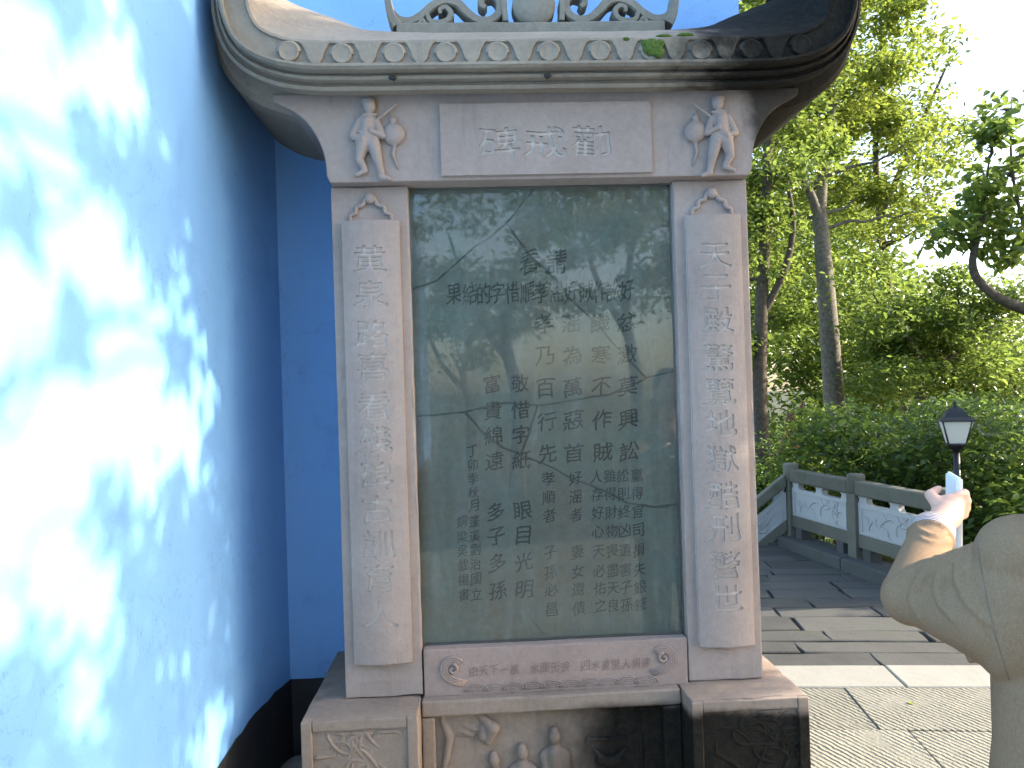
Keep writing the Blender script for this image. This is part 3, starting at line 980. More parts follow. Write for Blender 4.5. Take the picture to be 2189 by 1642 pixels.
for s, cx, cz in ((1, -.095, .650), (-1, .597, .655)):
    V, F = [], []
    for k in range(4):
        rad = .020 + k * .0065
        arc = [(cx + s * (-rad * math.sin(a)), 2.596, cz + rad * math.cos(a)) for a in np.linspace(-.9, 2.4, 16)]
        ex, _, ez = arc[-1]
        arc += [(ex + s * .022, 2.597, ez - .016), (ex + s * .06, 2.5975, ez - .026 + .0)]
        tube_geo(arc, [.0038] * len(arc), 6, 1.2, V, F)
    tube_geo(spiral(cx, cz, -s, .018, 1.2, 2.594, 20), [.006 - .00012 * i for i in range(20)], 6, 1.0, V, F)
    obj('carved_scroll', mesh_from('scroll', V, F, True), M_SILL, sill)
V, F = [], []
x = -.02
while x < .54:
    for k in range(4):
        r = .010 + k * .0075
        tube_geo([(x + 1.25 * r * math.cos(a), 2.5985 - .0004 * k, .571 + .85 * r * math.sin(a)) for a in np.linspace(.15, math.pi - .15, 9)], .0022, 5, 1.0, V, F)
    x += .062
obj('carved_waves', mesh_from('waves', V, F, True), M_SILL, sill)
M_FAINT = stone_material('worn_cut_sandstone', (.25, .18, .15), (.195, .142, .118))
for i, ch in enumerate('由天下一進、水面无浪、四水波里人捐建'):
    k = .35 if ch == '、' else 1
    obj('character', character_me(place_glyph(ch, -.028 + .0333 * i, .641 - (.01 if k < 1 else 0), .029 * k, .034 * k, 'brush'), 2.5962), M_FAINT, sill)

# ---- the old broken tablet and the pane in front of it
TY = 2.668
tab = obj('tablet', box_me(-.2, .69, TY + .012, TY + .06, .70, 2.26, 0), M_MORTAR, stele)
S_ = 2.668 / 2.62
def tp(px, py):                             # tablet plan: columns 875..1453, rows 402..1375 of the survey sketch
    u = (px - 890 - (py - 890) * .0325) / 562.0; v = (py - 392 - (px - 1150) * -.014 * ((py - 400) / 980)) / 983.0
    return (-.197 + u * .884 + .008, 2.232 - v * 1.522)
T1 = (1140, 392); TLc = (865, 392); TRc = (1440, 392); BLc = (900, 1400); BRc = (1480, 1400); L1 = (868, 612); L2 = (880, 884); R1 = (1462, 795); R2 = (1472, 1088)
A = [(1080, 470), (1045, 498), (1010, 520), (965, 560), (930, 592)]
B = [(1125, 540), (1190, 600), (1225, 648), (1260, 680), (1300, 728), (1330, 760)]
C0, C1, C2, C3, C4 = (990, 878), (1075, 860), (1145, 868), (1300, 848), (1380, 815)
Dm = [(1035, 930), (1072, 958)]; D1 = (1110, 975); Dn = [(1180, 1005), (1222, 1030), (1260, 1045), (1300, 1062), (1340, 1085), (1400, 1096)]
E_ = [(1128, 925)]
frags = [[TLc, T1] + A + [L1],
         [T1, TRc, R1, C4] + B[::-1] + [A[0]],
         [L1] + A[::-1] + B + [C4, C3, C2, C1, C0, L2],
         [C0, C1, C2] + E_ + [D1] + Dm[::-1],
         [C2, C3, C4, R1, R2] + Dn[::-1] + [D1] + E_[::-1],
         [L2, C0] + Dm + [D1] + Dn + [R2, BRc, BLc]]
for fi, fr_ in enumerate(frags):
    poly = [tp(*q) for q in fr_]
    ar = sum(poly[i][0] * poly[(i + 1) % len(poly)][1] - poly[(i + 1) % len(poly)][0] * poly[i][1] for i in range(len(poly)))
    if ar < 0:
        poly = poly[::-1]
    n = len(poly); ins = []
    gap = .0068
    for i in range(n):
        p, a_, b2 = Vector(poly[i]), Vector(poly[i - 1]), Vector(poly[(i + 1) % n])
        e1, e2 = (p - a_).normalized(), (b2 - p).normalized()
        n1, n2 = Vector((-e1.y, e1.x)), Vector((-e2.y, e2.x))
        bis = (n1 + n2); k = max(.45, bis.length_squared / 2)
        ins.append(p + bis * gap / (2 * k) * random.uniform(.6, 1.5))
    rag = []
    for i in range(n):                      # ragged break edges
        a_, b2 = ins[i], ins[(i + 1) % n]
        k = max(1, int((b2 - a_).length / .03))
        d = (b2 - a_).normalized() if (b2 - a_).length > 0 else Vector((1, 0))
        for j in range(k):
            q = a_.lerp(b2, j / k)
            rag.append(q + Vector((-d.y, d.x)) * (random.uniform(-.0022, .0022) if j else 0))
    bm = bmesh.new()
    ff = bm.faces.new([bm.verts.new((q.x, TY, q.y)) for q in rag])
    ex = bmesh.ops.extrude_face_region(bm, geom=[ff])
    bmesh.ops.translate(bm, verts=[e for e in ex['geom'] if isinstance(e, bmesh.types.BMVert)], vec=(0, .0122, 0))
    bmesh.ops.recalc_face_normals(bm, faces=bm.faces[:])
    me = bm_mesh('frag', bm)
    obj('tablet_fragment', me, M_TABLET, tab)

cols = []
def row(s, pts, y, w, h):
    for ch, x in zip(s, pts):
        cols.append((ch, x, y, w, h))
def colm(s, x, ysl, w, h, drift=0.0):
    for i, (ch, y) in enumerate(zip(s, ysl)):
        cols.append((ch, x + drift * (y - ysl[0]), y, w, h))
row('看請', (1127, 1186), 556, 42, 58)
row('果結的字惜順孝滛好賊作訟好', (966, 1000, 1030, 1059, 1091, 1123, 1152, 1185, 1217, 1250, 1280, 1308, 1338), 621, 31, 50)
big = (690, 760, 830, 902, 972)
colm('忿激莫興訟', 1337, big, 42, 44, .02); colm('饑寒不作賊', 1280, big, 42, 44, .02); colm('滛為萬惡首', 1218, big, 42, 44, .02); colm('孝乃百行先', 1158, big, 40, 44, .03)
sm8 = (1025, 1064, 1104, 1144, 1187, 1229, 1268, 1305)
colm('贏得官司損失銀錢', 1359, sm8, 26, 31, .03); colm('訟則終凶遺害子孫', 1329, sm8, 26, 31, .03)
colm('雖得財物喪盡天良', 1301, sm8, 26, 31, .03); colm('人存好心天必佑之', 1272, sm8, 26, 31, .03)
sm7 = (1027, 1068, 1107, 1187, 1229, 1268, 1310)
colm('好滛者妻女還債', 1226, sm7, 28, 32, .03); colm('孝順者子孫必昌', 1168, sm7, 28, 32, .03)
md = (818, 876, 930, 985, 1094, 1148, 1205, 1265)
colm('敬惜字紙眼目光明', 1107, md, 38, 42, .025); colm('富貴綿遠多子多孫', 1048, md, 38, 42, .03)
colm('丁卯季秋月蓬溪劉治國立', 1006, (963, 993, 1022, 1052, 1081, 1115, 1147, 1176, 1207, 1239, 1272), 23, 27, .03)
colm('銅梁吳載揚書', 984, (1114, 1147, 1178, 1209, 1240, 1272), 23, 27, .03)
KX, KZ = .884 / 562, 1.522 / 983
for ch, px, py, w, h in cols:
    cx, cz = tp(px, py)
    obj('character', character_me(place_glyph(ch, cx, cz, w * KX, h * KZ * .92, 'brush'), TY - .0008, .0003 if w < 30 else .0012), M_INK, tab)
obj('glass_pane', box_me(-.1925, .6805, 2.636, 2.642, .7185, 2.2265, 0), M_GLASS, stele)

# ---- roof: a moulded eave that sweeps up at both ends
RCX = .2535
eave = catmull([(.0, 0, 2.540), (.35, 0, 2.540), (.62, 0, 2.540), (.755, 0, 2.546), (.855, 0, 2.572), (.926, 0, 2.622), (.962, 0, 2.70), (.971, 0, 2.79), (.962, 0, 2.88), (.942, 0, 2.95)], 6)
eave = [(p.x, p.z) for p in eave]
path = [(RCX - x, z) for x, z in eave[::-1]] + [(RCX + x, z) for x, z in eave[1:]]
prof = [(3.15, -.095), (2.60, -.092), (2.57, -.075), (2.553, -.030), (2.525, -.028), (2.520, -.046), (2.470, -.050), (2.462, -.040), (2.474, -.034), (2.474, -.028), (2.440, -.027), (2.433, -.020), (2.446, -.015), (2.446, -.010), (2.404, -.010), (2.394, -.003), (2.394, .005),
        (2.412, .005), (2.412, .066), (2.404, .070), (2.406, .078), (2.45, .104), (2.52, .142), (2.60, .180), (2.67, .204), (2.72, .208), (2.76, .200), (2.86, .15), (3.15, .05)]
ridge = catmull([(0, 0, 2.757), (.35, 0, 2.757), (.56, 0, 2.772), (.67, 0, 2.812), (.75, 0, 2.842), (.815, 0, 2.868), (.870, 0, 2.90), (.908, 0, 2.95), (.918, 0, 3.0), (.912, 0, 3.06)], 6)
ridge = [(p.x, p.z) for p in ridge]
rpath = [(RCX - x, z) for x, z in ridge[::-1]] + [(RCX + x, z) for x, z in ridge[1:]]
V, F = [], []
np_ = len(prof)
for i, (x, z) in enumerate(path):
    a, b2 = Vector(path[max(i - 1, 0)]), Vector(path[min(i + 1, len(path) - 1)])
    t = (b2 - a).normalized(); nrm = Vector((-t.y, t.x))
    for y, h in prof:
        jx, jz = random.uniform(-.0006, .0006), random.uniform(-.0008, .0008)
        if h <= .08:
            V.append((x + nrm.x * h + jx, y, z + nrm.y * h + jz))
        else:                               # slope between the lip of the eave and the ridge line
            f = min(1, (h - .078) / (.208 - .078))
            lx, lz = x + nrm.x * .078, z + nrm.y * .078
            V.append((lx + (rpath[i][0] - lx) * f + jx, y, lz + (rpath[i][1] - lz) * f + jz))
for i in range(len(path) - 1):
    for k in range(np_):
        k2 = (k + 1) % np_
        F.append((i * np_ + k, i * np_ + k2, (i + 1) * np_ + k2, (i + 1) * np_ + k))
F.append(tuple(range(np_))); F.append(tuple((len(path) - 1) * np_ + k for k in range(np_))[::-1])
me = mesh_from('roof', V, F)
bm = bmesh.new(); bm.from_mesh(me); bmesh.ops.recalc_face_normals(bm, faces=bm.faces[:]); bm.to_mesh(me); bm.free()
roof = obj('roof', me, M_ROOF, stele)
# round tile ends, their short ridges, and the pendant tiles between
disc = lathe_me([(.0305, -.02), (.0305, .010), (.0295, .0125), (.0275, .0135), (.0255, .0125), (.024, .0115), (.010, .0120), (.002, .0122)], 28)
disc.transform(Matrix.Rotation(math.radians(90), 4, 'X'))
drip_poly = [(-.052, .034), (-.040, .026), (-.030, .008), (-.022, -.018), (-.012, -.031), (0, -.035), (.012, -.031), (.022, -.018), (.030, .008), (.040, .026), (.052, .034), (.0, .036)]
drip = prism_me(drip_poly, -.006, .02, .003, 2)
V2, F2 = [], []
for j, (yy, zz, rr) in enumerate(((-.008, .0, .034), (.02, .016, .036), (.06, .034, .034), (.12, .06, .026), (.17, .075, .012))):
    for k in range(9):
        a = math.pi * k / 8
        V2.append((rr * math.cos(a) * 1.05, yy, zz + rr * math.sin(a) * .95))
for j in range(4):
    for k in range(8):
        F2.append((j * 9 + k, j * 9 + k + 1, (j + 1) * 9 + k + 1, (j + 1) * 9 + k))
F2.append(tuple(range(9))[::-1])
barrel = mesh_from('barrel', V2, F2, True)
for mm in (disc, drip, barrel):
    mm.materials.append(M_ROOF)
def eave_at(x):
    d = abs(x - RCX)
    for (xa, za), (xb, zb) in zip(eave[:-1], eave[1:]):
        if xa <= d <= xb:
            return za + (zb - za) * (d - xa) / (xb - xa)
    return 2.54
tiles_x = [-.521 + .1565 * i for i in range(11)]
for i, x in enumerate(tiles_x):
    z = eave_at(x)
    o = link(bpy.data.objects.new('tile_end', disc), roof); o.location = (x, 2.413, z + .037)
    o = link(bpy.data.objects.new('barrel_tile', barrel), roof); o.location = (x, 2.410, z + .036)
    if i < 10:
        x2 = x + .078
        o = link(bpy.data.objects.new('drip_tile', drip), roof); o.location = (x2, 2.408, eave_at(x2) + .039)
# moss on the damp side
mp_ = [('e', (.577 + dx, 2.398, 2.585 + dz), (rx, .008, rz)) for dx, dz, rx, rz in ((0, 0, .03, .028), (.02, -.015, .02, .02), (-.02, .012, .015, .012), (.03, .012, .012, .01))] + \
      [('e', (.50, 2.41, 2.612), (.014, .014, .008)), ('e', (.69, 2.43, 2.63), (.03, .02, .010)), ('e', (.62, 2.425, 2.625), (.03, .02, .008))]
mo = obj('moss', blob_me(mp_, .004, 1), M_MOSS, roof); mo['kind'] = 'stuff'

# ---- ridge ornament
pl = obj('ridge_plinth', box_me(-.222, .690, 2.655, 2.775, 2.69, 2.788, .006, 2, .0015, .06), M_GREYSTONE, roof)
K = .00060; OX, OZ = .243, 2.788


def strip(pts, w, y0=2.675, y1=2.735, mirror=1, n=6):
    P = [Vector(((x - 1918) * K * mirror, 0, (148 - y) * K)) for x, y in pts]
    P = catmull(P, n); L = len(P)
    if not hasattr(w, '__len__'):
        w = [w, w]
    V, F = [], []
    for i, p in enumerate(P):
        t = (P[min(i + 1, L - 1)] - P[max(i - 1, 0)]).normalized(); nn = Vector((-t.z, 0, t.x))
        ww = np.interp(i / (L - 1), np.linspace(0, 1, len(w)), w) * K
        a, b = p + nn * ww, p - nn * ww
        for q, yy, sc in ((a, y0 + .008, 1), (p + nn * ww * .72, y0, 1), (p - nn * ww * .72, y0, 1), (b, y0 + .008, 1), (b, y1, 1), (a, y1, 1)):
            V.append((OX + q.x, yy, OZ + q.z))
    for i in range(L - 1):
        for k in range(6):
            F.append((i * 6 + k, i * 6 + (k + 1) % 6, (i + 1) * 6 + (k + 1) % 6, (i + 1) * 6 + k))
    F.append(tuple(range(6))); F.append(tuple((L - 1) * 6 + k for k in range(6))[::-1])
    me = mesh_from('strip', V, F)
    bm = bmesh.new(); bm.from_mesh(me); bmesh.ops.recalc_face_normals(bm, faces=bm.faces[:]); bm.to_mesh(me); bm.free()
    return me


for s in (1, -1):
    e = .002 if s > 0 else 0
    obj('scroll_horn', strip([(1150, 150), (1122, 100), (1108, 40), (1096, -30), (1070, -100), (1030, -150)], [30, 24, 20, 14, 6], 2.668 + e, 2.744, s), M_GREYSTONE, pl)
    obj('cloud_scroll', strip([(1118, 60), (1160, 108), (1225, 118), (1290, 85), (1350, 35), (1420, 5), (1490, 20), (1540, 70), (1600, 115), (1670, 118), (1722, 80), (1730, 20), (1690, -25), (1635, -10), (1625, 30), (1650, 48)],
                              [18, 24, 26, 26, 24, 24, 22, 16], 2.675 + e, 2.735, s), M_GREYSTONE, pl)
    obj('small_scroll', strip([(1318, 75), (1335, 122), (1385, 134), (1435, 118), (1452, 78), (1425, 48), (1392, 60), (1396, 84)], [12, 18, 18, 15, 10], 2.672 + e, 2.738, s), M_GREYSTONE, pl)
    obj('leaf_scroll', strip([(1270, 140), (1292, 118), (1312, 140)], [12, 14, 12], 2.674 + e, 2.736, s), M_GREYSTONE, pl)
    obj('cloud_scroll', strip([(1760, 130), (1752, 60), (1745, 0), (1700, -70), (1600, -110), (1500, -100), (1440, -60), (1470, -20)], [16, 18, 22, 24, 22, 16, 10], 2.670 + e, 2.740, s), M_GREYSTONE, pl)
d2 = lathe_me([(.0735, -.035), (.0735, .020), (.071, .028), (.055, .034), (.02, .038), (.002, .0385)], 36)
d2.transform(Matrix.Rotation(math.radians(90), 4, 'X'))
o = obj('ornament_disc', d2, M_GREYSTONE, pl); o.location = (OX + .002, 2.70, OZ + .066)
obj('flame_finial', strip([(1918, -30), (1890, -90), (1930, -150), (1912, -230)], [60, 60, 34, 6], 2.672, 2.738), M_GREYSTONE, pl)
# iron stubs left in the cornice
for x in (-.216, .258):
    obj('iron_stub', blob_me([('e', (x, 2.428, 2.512), (.013, .008, .008)), ('c', (x, 2.43, 2.515), (x, 2.45, 2.515), .006, .006)], .003, 1), M_LAMPMETAL, roof)
adopt(stele)

# ================================================================== BALUSTRADE
bal = thing('stone_balustrade', 'mossy stone balustrade with pale carved panels along the edge of the paved terrace', 'balustrade', RP)
BAY = 1.03
rotP = Matrix.Rotation(RA, 4, 'Z')
post_me = box_me(-.058, .058, -.058, .058, .08, .62, .006, 2, .001, .08)
head_me = lathe_me([(.066, 0), (.072, .008), (.072, .135), (.069, .148), (.055, .155)], 20)
rail_me = box_me(-.055, .055, .05, BAY - .05, .605, .725, .018, 3, .0015, .12)
panel_me = box_me(-.028, .028, .056, BAY - .056, .29, .545, .006, 2)
low_me = box_me(-.036, .036, .056, BAY - .056, .185, .2895, .006, 2, .001, .12)
sup_me = prism_me([(-.07, 0), (.07, 0), (.05, .018), (.045, .04), (.07, .062), (-.07, .062), (-.045, .04), (-.05, .018)], -.026, .026)
sup_me.transform(Matrix.Rotation(math.pi / 2, 4, 'Z'))
bor_me = bmesh.new()
for a in ((.10, BAY - .10, .515, .527), (.10, BAY - .10, .305, .317), (.10, .112, .318, .514), (BAY - .112, BAY - .10, .318, .514)):
    bm_box(bor_me, -.034, -.022, a[0], a[1], a[2], a[3])
bor_me = bm_mesh('border', bor_me)
V, F = [], []
rr = random.Random(4)
for i in range(26):
    a = rr.uniform(0, 6.3); py, pz = rr.uniform(.16, BAY - .16), rr.uniform(.35, .48); k = rr.uniform(-22, 22); pts = []
    for j in range(10):
        pts.append((-.029, py, min(.505, max(.325, pz)))); a += k * .014; py += math.cos(a) * .012; pz += math.sin(a) * .011
    tube_geo(pts, [.0055 * (.4 + math.sin(math.pi * (j + .5) / 10)) for j in range(10)], 5, .8, V, F)
swirl_me = mesh_from('swirl', V, F, True)
foot_me = box_me(-.05, .05, -.05, .05, .0, .10, .006)


def put(name, me, mat, M, parent):
    if not me.materials:
        me.materials.append(mat)
    o = link(bpy.data.objects.new(name, me), parent); o.matrix_local = M
    return o


def bay(M, slope=0.0):
    sh = Matrix.Identity(4); sh[2][1] = -slope

    def g_(me):
        if not slope:
            return me
        c = me.copy(); c.transform(sh)
        return c
    dz = lambda q: -slope * BAY * q
    put('handrail', g_(rail_me), M_RAILSTONE, M, bal)
    p = put('panel', g_(panel_me), M_RAILPANEL, M, bal)
    put('panel_border', g_(bor_me), M_RAILPANEL, Matrix.Identity(4), p)
    sw = put('panel_carving', g_(swirl_me), M_RAILPANEL, Matrix.Identity(4), p); sw['kind'] = 'stuff'
    put('bottom_rail', g_(low_me), M_RAILSTONE, M, bal)
    for q in (.12, .5, .88):
        put('support', g_(sup_me), M_RAILPANEL, M @ Matrix.Translation((0, BAY * q, .544 + dz(q))), bal)
    for q in (.18, .82):
        put('foot', foot_me, M_DARKKERB, M @ Matrix.Translation((0, BAY * q, .087 + dz(q))), bal)


kerb_me = box_me(-.17, .10, 0.002, BAY - .002, -.05, .098, .012, 2, .002, .15)
for k in range(-1, 2):
    B0 = rail(0, BAY * k)
    M = Matrix.Translation(B0) @ rotP
    p = put('post', post_me, M_RAILSTONE, M, bal)
    put('post_head', head_me, M_RAILSTONE, Matrix.Translation((0, 0, .6205)), p)
    if k < 1:
        bay(M); put('kerb', kerb_me, M_DARKKERB, M, bal)
for k in range(-11, -1):                    # the bare kerb goes on along the terrace edge
    o = put('edge_kerb', kerb_me, M_DARKKERB, Matrix.Translation(rail(0.12, BAY * k)) @ rotP, pave)
# the flight that drops away behind the stele
Ms = Matrix.Translation(rail(0, BAY)) @ Matrix.Rotation(RA + math.radians(72), 4, 'Z')
bay(Ms, .82)
p = put('post', post_me, M_RAILSTONE, Ms @ Matrix.Translation((0, BAY, -.82 * BAY)), bal)
put('post_head', head_me, M_RAILSTONE, Matrix.Translation((0, 0, .6205)), p)
adopt(bal)

# ================================================================== LAMP
LX, LY = 3.725, 6.0
lamp = thing('garden_lamp', 'black lantern lamp on a slim post standing behind the balustrade', 'lamp', (LX, LY, terrain_z(LX, LY)))
obj('pole', tube_me([(LX, LY, terrain_z(LX, LY) - .1), (LX, LY, .5), (LX, LY, .98)], [.03, .026, .024], 14), M_LAMPMETAL, lamp)
me = lathe_me([(.024, 0), (.026, .02), (.05, .035), (.075, .06), (.078, .075), (.0, .076)], 20); me.transform(Matrix.Translation((LX, LY, .955)))
obj('cup', me, M_LAMPMETAL, lamp)
A0 = math.radians(52 - 30)
def sq(r, z): return [(LX + r * math.cos(A0 + k * math.pi / 2), LY + r * math.sin(A0 + k * math.pi / 2), z) for k in range(4)]
lo4, hi4 = sq(.085, 1.030), sq(.142, 1.205)
for k in range(4):
    k2 = (k + 1) % 4
    obj('frame_bar', tube_me([lo4[k], hi4[k]], .007, 6), M_LAMPMETAL, lamp)
    a, b, c, d = [Vector(q) for q in (lo4[k], lo4[k2], hi4[k2], hi4[k])]
    ctr = (a + b + c + d) / 4; nn = (b - a).cross(d - a).normalized() * .002
    vs = [ctr + (q - ctr) * .97 for q in (a, b, c, d)]
    V = [v + nn for v in vs] + [v - nn for v in vs]
    obj('lamp_pane', mesh_from('p', V, [(0, 1, 2, 3), (7, 6, 5, 4), (0, 4, 5, 1), (1, 5, 6, 2), (2, 6, 7, 3), (3, 7, 4, 0)]), M_LAMPGLASS, lamp)
V = sq(.088, 1.022) + sq(.088, 1.036); obj('lower_ring', mesh_from('r', V, [(0, 1, 2, 3), (4, 5, 6, 7), (0, 1, 5, 4), (1, 2, 6, 5), (2, 3, 7, 6), (3, 0, 4, 7)]), M_LAMPMETAL, lamp)
rings = [sq(.150, 1.200), sq(.172, 1.206), sq(.170, 1.214), sq(.120, 1.236), sq(.098, 1.268), sq(.06, 1.300), sq(.022, 1.312), sq(.012, 1.330), sq(.016, 1.342), sq(.002, 1.358)]
V = [v for r in rings for v in r]
F = [(i * 4 + k, i * 4 + (k + 1) % 4, (i + 1) * 4 + (k + 1) % 4, (i + 1) * 4 + k) for i in range(len(rings) - 1) for k in range(4)] + [(0, 1, 2, 3)]
obj('lamp_roof', mesh_from('lr', V, F), M_LAMPMETAL, lamp)
adopt(lamp)


# ================================================================== TREES AND SHRUBS
def leaves_me(clumps, size, droop=.25, shell=.75):
    """clumps: (centre, radii, count); each leaf two folded quads"""
    P, S = [], []
    for c, r, n in clumps:
        d = rng.normal(size=(n, 3)); d /= np.linalg.norm(d, axis=1)[:, None]
        rad = rng.random(n) ** (1 / (3 * shell + .6))
        p = np.array(c) + d * rad[:, None] * np.array(r) * rng.normal(1, .16, (n, 1))
        P.append(p); S.append(size * rng.uniform(.6, 1.25, n))
    P = np.concatenate(P); S = np.concatenate(S); n = len(P)
    a = rng.uniform(0, 2 * np.pi, n)
    D = np.stack([np.cos(a), np.sin(a), rng.normal(-droop, .45, n)], 1); D /= np.linalg.norm(D, axis=1)[:, None]
    up = rng.normal(size=(n, 3)) * .55 + np.array([0, 0, 1.0])
    side = np.cross(D, up); side /= np.linalg.norm(side, axis=1)[:, None]
    nrm = np.cross(side, D)
    L = S[:, None]; W = L * .24
    b = P; t = P + D * L + nrm * L * -.12
    m1 = P + D * L * .32; m2 = P + D * L * .68 - nrm * L * .04
    fold = nrm * L * .08
    V = np.stack([b, m1 + side * W + fold, m2 + side * W * .85 + fold, t, m2 - side * W * .85 + fold, m1 - side * W + fold], 1).reshape(-1, 3)
    base = np.arange(n)[:, None] * 6
    Q = np.concatenate([base + np.array([[0, 1, 2, 3]]), base + np.array([[0, 3, 4, 5]])], 1).reshape(-1, 4)
    me = bpy.data.meshes.new('leaves')
    me.vertices.add(len(V)); me.vertices.foreach_set('co', V.ravel())
    me.loops.add(Q.size); me.loops.foreach_set('vertex_index', Q.ravel().astype(np.int32))
    me.polygons.add(len(Q)); me.polygons.foreach_set('loop_start', (np.arange(len(Q)) * 4).astype(np.int32))
    me.update(calc_edges=True)
    return me


def wobble(a, b, n=7, amp=.12, sag=0.0):
    a, b = Vector(a), Vector(b); L = (b - a).length
    out = []
    for i in range(n):
        t = i / (n - 1)
        p = a.lerp(b, t); k = math.sin(math.pi * t) * amp * L
        out.append(p + Vector((random.uniform(-1, 1), random.uniform(-1, 1), random.uniform(-.6, 1) )) * k * .5 + Vector((0, 0, sag * math.sin(math.pi * t) * L)))
    return out


def tree(name, label, trunks, centre, radii, nclump, per, csize, leaf, mat, bark, cat='tree', group=None, nlimb=10, extra=(), lim_r=.035, keep=None, droop=.25):
    base = trunks[0][0][0]
    root = thing(name, label, cat, base, group)
    spine = []
    for i, (pts, r) in enumerate(trunks):
        pp = catmull(pts, 6); rad = np.interp(np.linspace(0, 1, len(pp)), np.linspace(0, 1, len(r)), r)
        obj('trunk' if i == 0 else 'bough', tube_me(pp, list(rad), 12), bark, root); spine += pp[len(pp) // 3:]
    cl = []
    tries = 0
    while len(cl) < nclump and tries < 6000:
        tries += 1
        d = rng.normal(size=3); d /= np.linalg.norm(d)
        p = np.array(centre) + d * np.array(radii) * rng.random() ** .42
        if keep and not keep(p):
            continue
        s = csize * rng.uniform(.6, 1.25)
        cl.append((tuple(p), (s, s, s * .62), int(per * rng.uniform(.6, 1.3))))
    cl += list(extra)
    pick = cl if len(cl) <= nlimb else [cl[i] for i in rng.choice(len(cl), nlimb, replace=False)]
    for c, r, n in pick:
        q = min(spine, key=lambda s_: (s_ - Vector(c)).length + max(0, s_.z - c[2]) * 2)
        pts = wobble(q, c, 8, .16)
        L = (Vector(c) - q).length
        r0_ = min(.07, lim_r * (.5 + .3 * L))
        obj('limb', tube_me(pts, list(np.linspace(r0_, .006, 8)), 7), bark, root)
    obj('crown', leaves_me(cl, leaf, droop), mat, root)
    adopt(root)
    return root


TZ = terrain_z
# the tall grey forked tree in the middle of the view
tree('tall_tree', 'tall tree with a pale grey forked trunk rising behind the balustrade', [
    ([(5.65, 12, TZ(5.65, 12) - .2), (5.57, 12, .4), (5.53, 12, 1.6), (5.485, 12, 2.75), (5.417, 12, 4.1)], [.20, .17, .15, .135, .11]),
    ([(5.42, 12, 4.05), (5.56, 12.1, 4.9), (5.80, 12.2, 6.1), (5.95, 12.3, 7.6), (6.0, 12.4, 9)], [.085, .075, .065, .05, .02]),
    ([(5.42, 12, 4.0), (5.2, 11.9, 4.5), (4.85, 11.8, 4.95), (4.4, 11.6, 5.4)], [.075, .06, .045, .02])],
    (5.5, 12.1, 6.0), (2.0, 1.8, 3.2), 60, 420, .55, .105, M_LEAF2, M_BARK, nlimb=22, group='trees beyond the terrace',
    keep=lambda p: not (p[2] < 3.2 and p[0] > 4.9) and not (p[1] < 12.3 and abs(p[0] - 5.45) < .75 and p[2] < 4.6))
tree('dark_tree', 'slender dark trunked tree half hidden behind the carved pillar', [
    ([(3.75, 10.2, TZ(3.75, 10.2) - .2), (3.66, 10, .4), (3.66, 10, 1.6), (3.72, 10, 2.6), (3.9, 10.1, 4.6), (3.8, 10.2, 6.4)], [.13, .10, .09, .08, .06, .02]),
    ([(3.72, 10, 2.4), (4.0, 9.9, 3.0), (4.12, 9.9, 3.6), (4.05, 10, 4.4)], [.05, .045, .035, .015])],
    (3.9, 10.5, 4.0), (1.15, 1.3, 2.6), 38, 420, .48, .09, M_LEAF, M_BARKD, nlimb=18, group='trees beyond the terrace', keep=lambda p: not (.405 < p[0] / p[1] < .505 and -.05 < (p[2] - 1.55) / p[1] < .24))
tree('spreading_tree', 'low spreading tree with dark branches above the lamp', [
    ([(5.9, 10.6, TZ(5.9, 10.6) - .2), (5.85, 10.6, 0), (5.95, 10.6, .9), (6.3, 10.7, 1.5), (6.9, 10.8, 2.0)], [.12, .10, .08, .06, .02]),
    ([(5.95, 10.6, .9), (6.5, 10.5, 1.05), (7.3, 10.4, 1.2)], [.05, .04, .015])],
    (6.2, 10.9, 2.0), (1.8, 1.4, 1.25), 44, 420, .46, .09, M_LEAF, M_BARKD, nlimb=20, group='trees beyond the terrace', keep=lambda p: not (.405 < p[0] / p[1] < .505 and -.05 < (p[2] - 1.55) / p[1] < .24))
tree('airy_tree', 'airy high crowned tree thinning out against the white sky', [
    ([(7.9, 14, TZ(7.9, 14) - .2), (7.8, 14, 1.0), (7.5, 14, 3.5), (7.4, 14, 6), (7.8, 14, 9)], [.13, .10, .07, .05, .02]),
    ([(7.45, 14, 4.5), (8.0, 13.8, 5.8), (8.6, 13.6, 7.2)], [.06, .045, .015])],
    (7.3, 13.8, 6.2), (1.5, 1.5, 3.0), 34, 330, .50, .105, M_LEAF2, M_BARKD, nlimb=20, group='trees beyond the terrace')
tree('leaning_tree', 'near tree leaning in at the picture edge with a crooked bare branch and large leaves', [
    ([(6.6, 6.3, TZ(6.6, 6.3) - .2), (6.4, 6.4, 0), (6.0, 6.7, 1.5), (5.6, 6.9, 1.93), (5.03, 7, 2.14), (4.72, 7, 2.30), (4.56, 7, 2.54), (4.66, 7, 2.96), (4.78, 7.05, 3.5)], [.16, .14, .10, .075, .05, .042, .035, .024, .008]),
    ([(6.0, 6.7, 1.5), (5.9, 6.8, 2.6), (5.6, 7, 3.6), (5.25, 7.1, 4.6)], [.08, .06, .04, .012]),
    ([(5.25, 7, 2.08), (5.1, 7, 2.7), (5.0, 7.05, 3.4), (5.05, 7.1, 4.1)], [.022, .018, .012, .005])],
    (5.35, 7.1, 3.3), (.75, .8, 1.0), 10, 120, .30, .115, M_LEAF, M_BARKD, nlimb=10, group='trees beyond the terrace',
    extra=[((4.6, 7.0, 2.95), (.34, .3, .2), 170), ((4.35, 7.0, 2.85), (.3, .3, .16), 120), ((4.85, 7, 2.75), (.3, .3, .2), 150), ((4.75, 7.05, 3.35), (.3, .3, .2), 110), ((5.05, 7.0, 3.0), (.3, .3, .22), 130)])
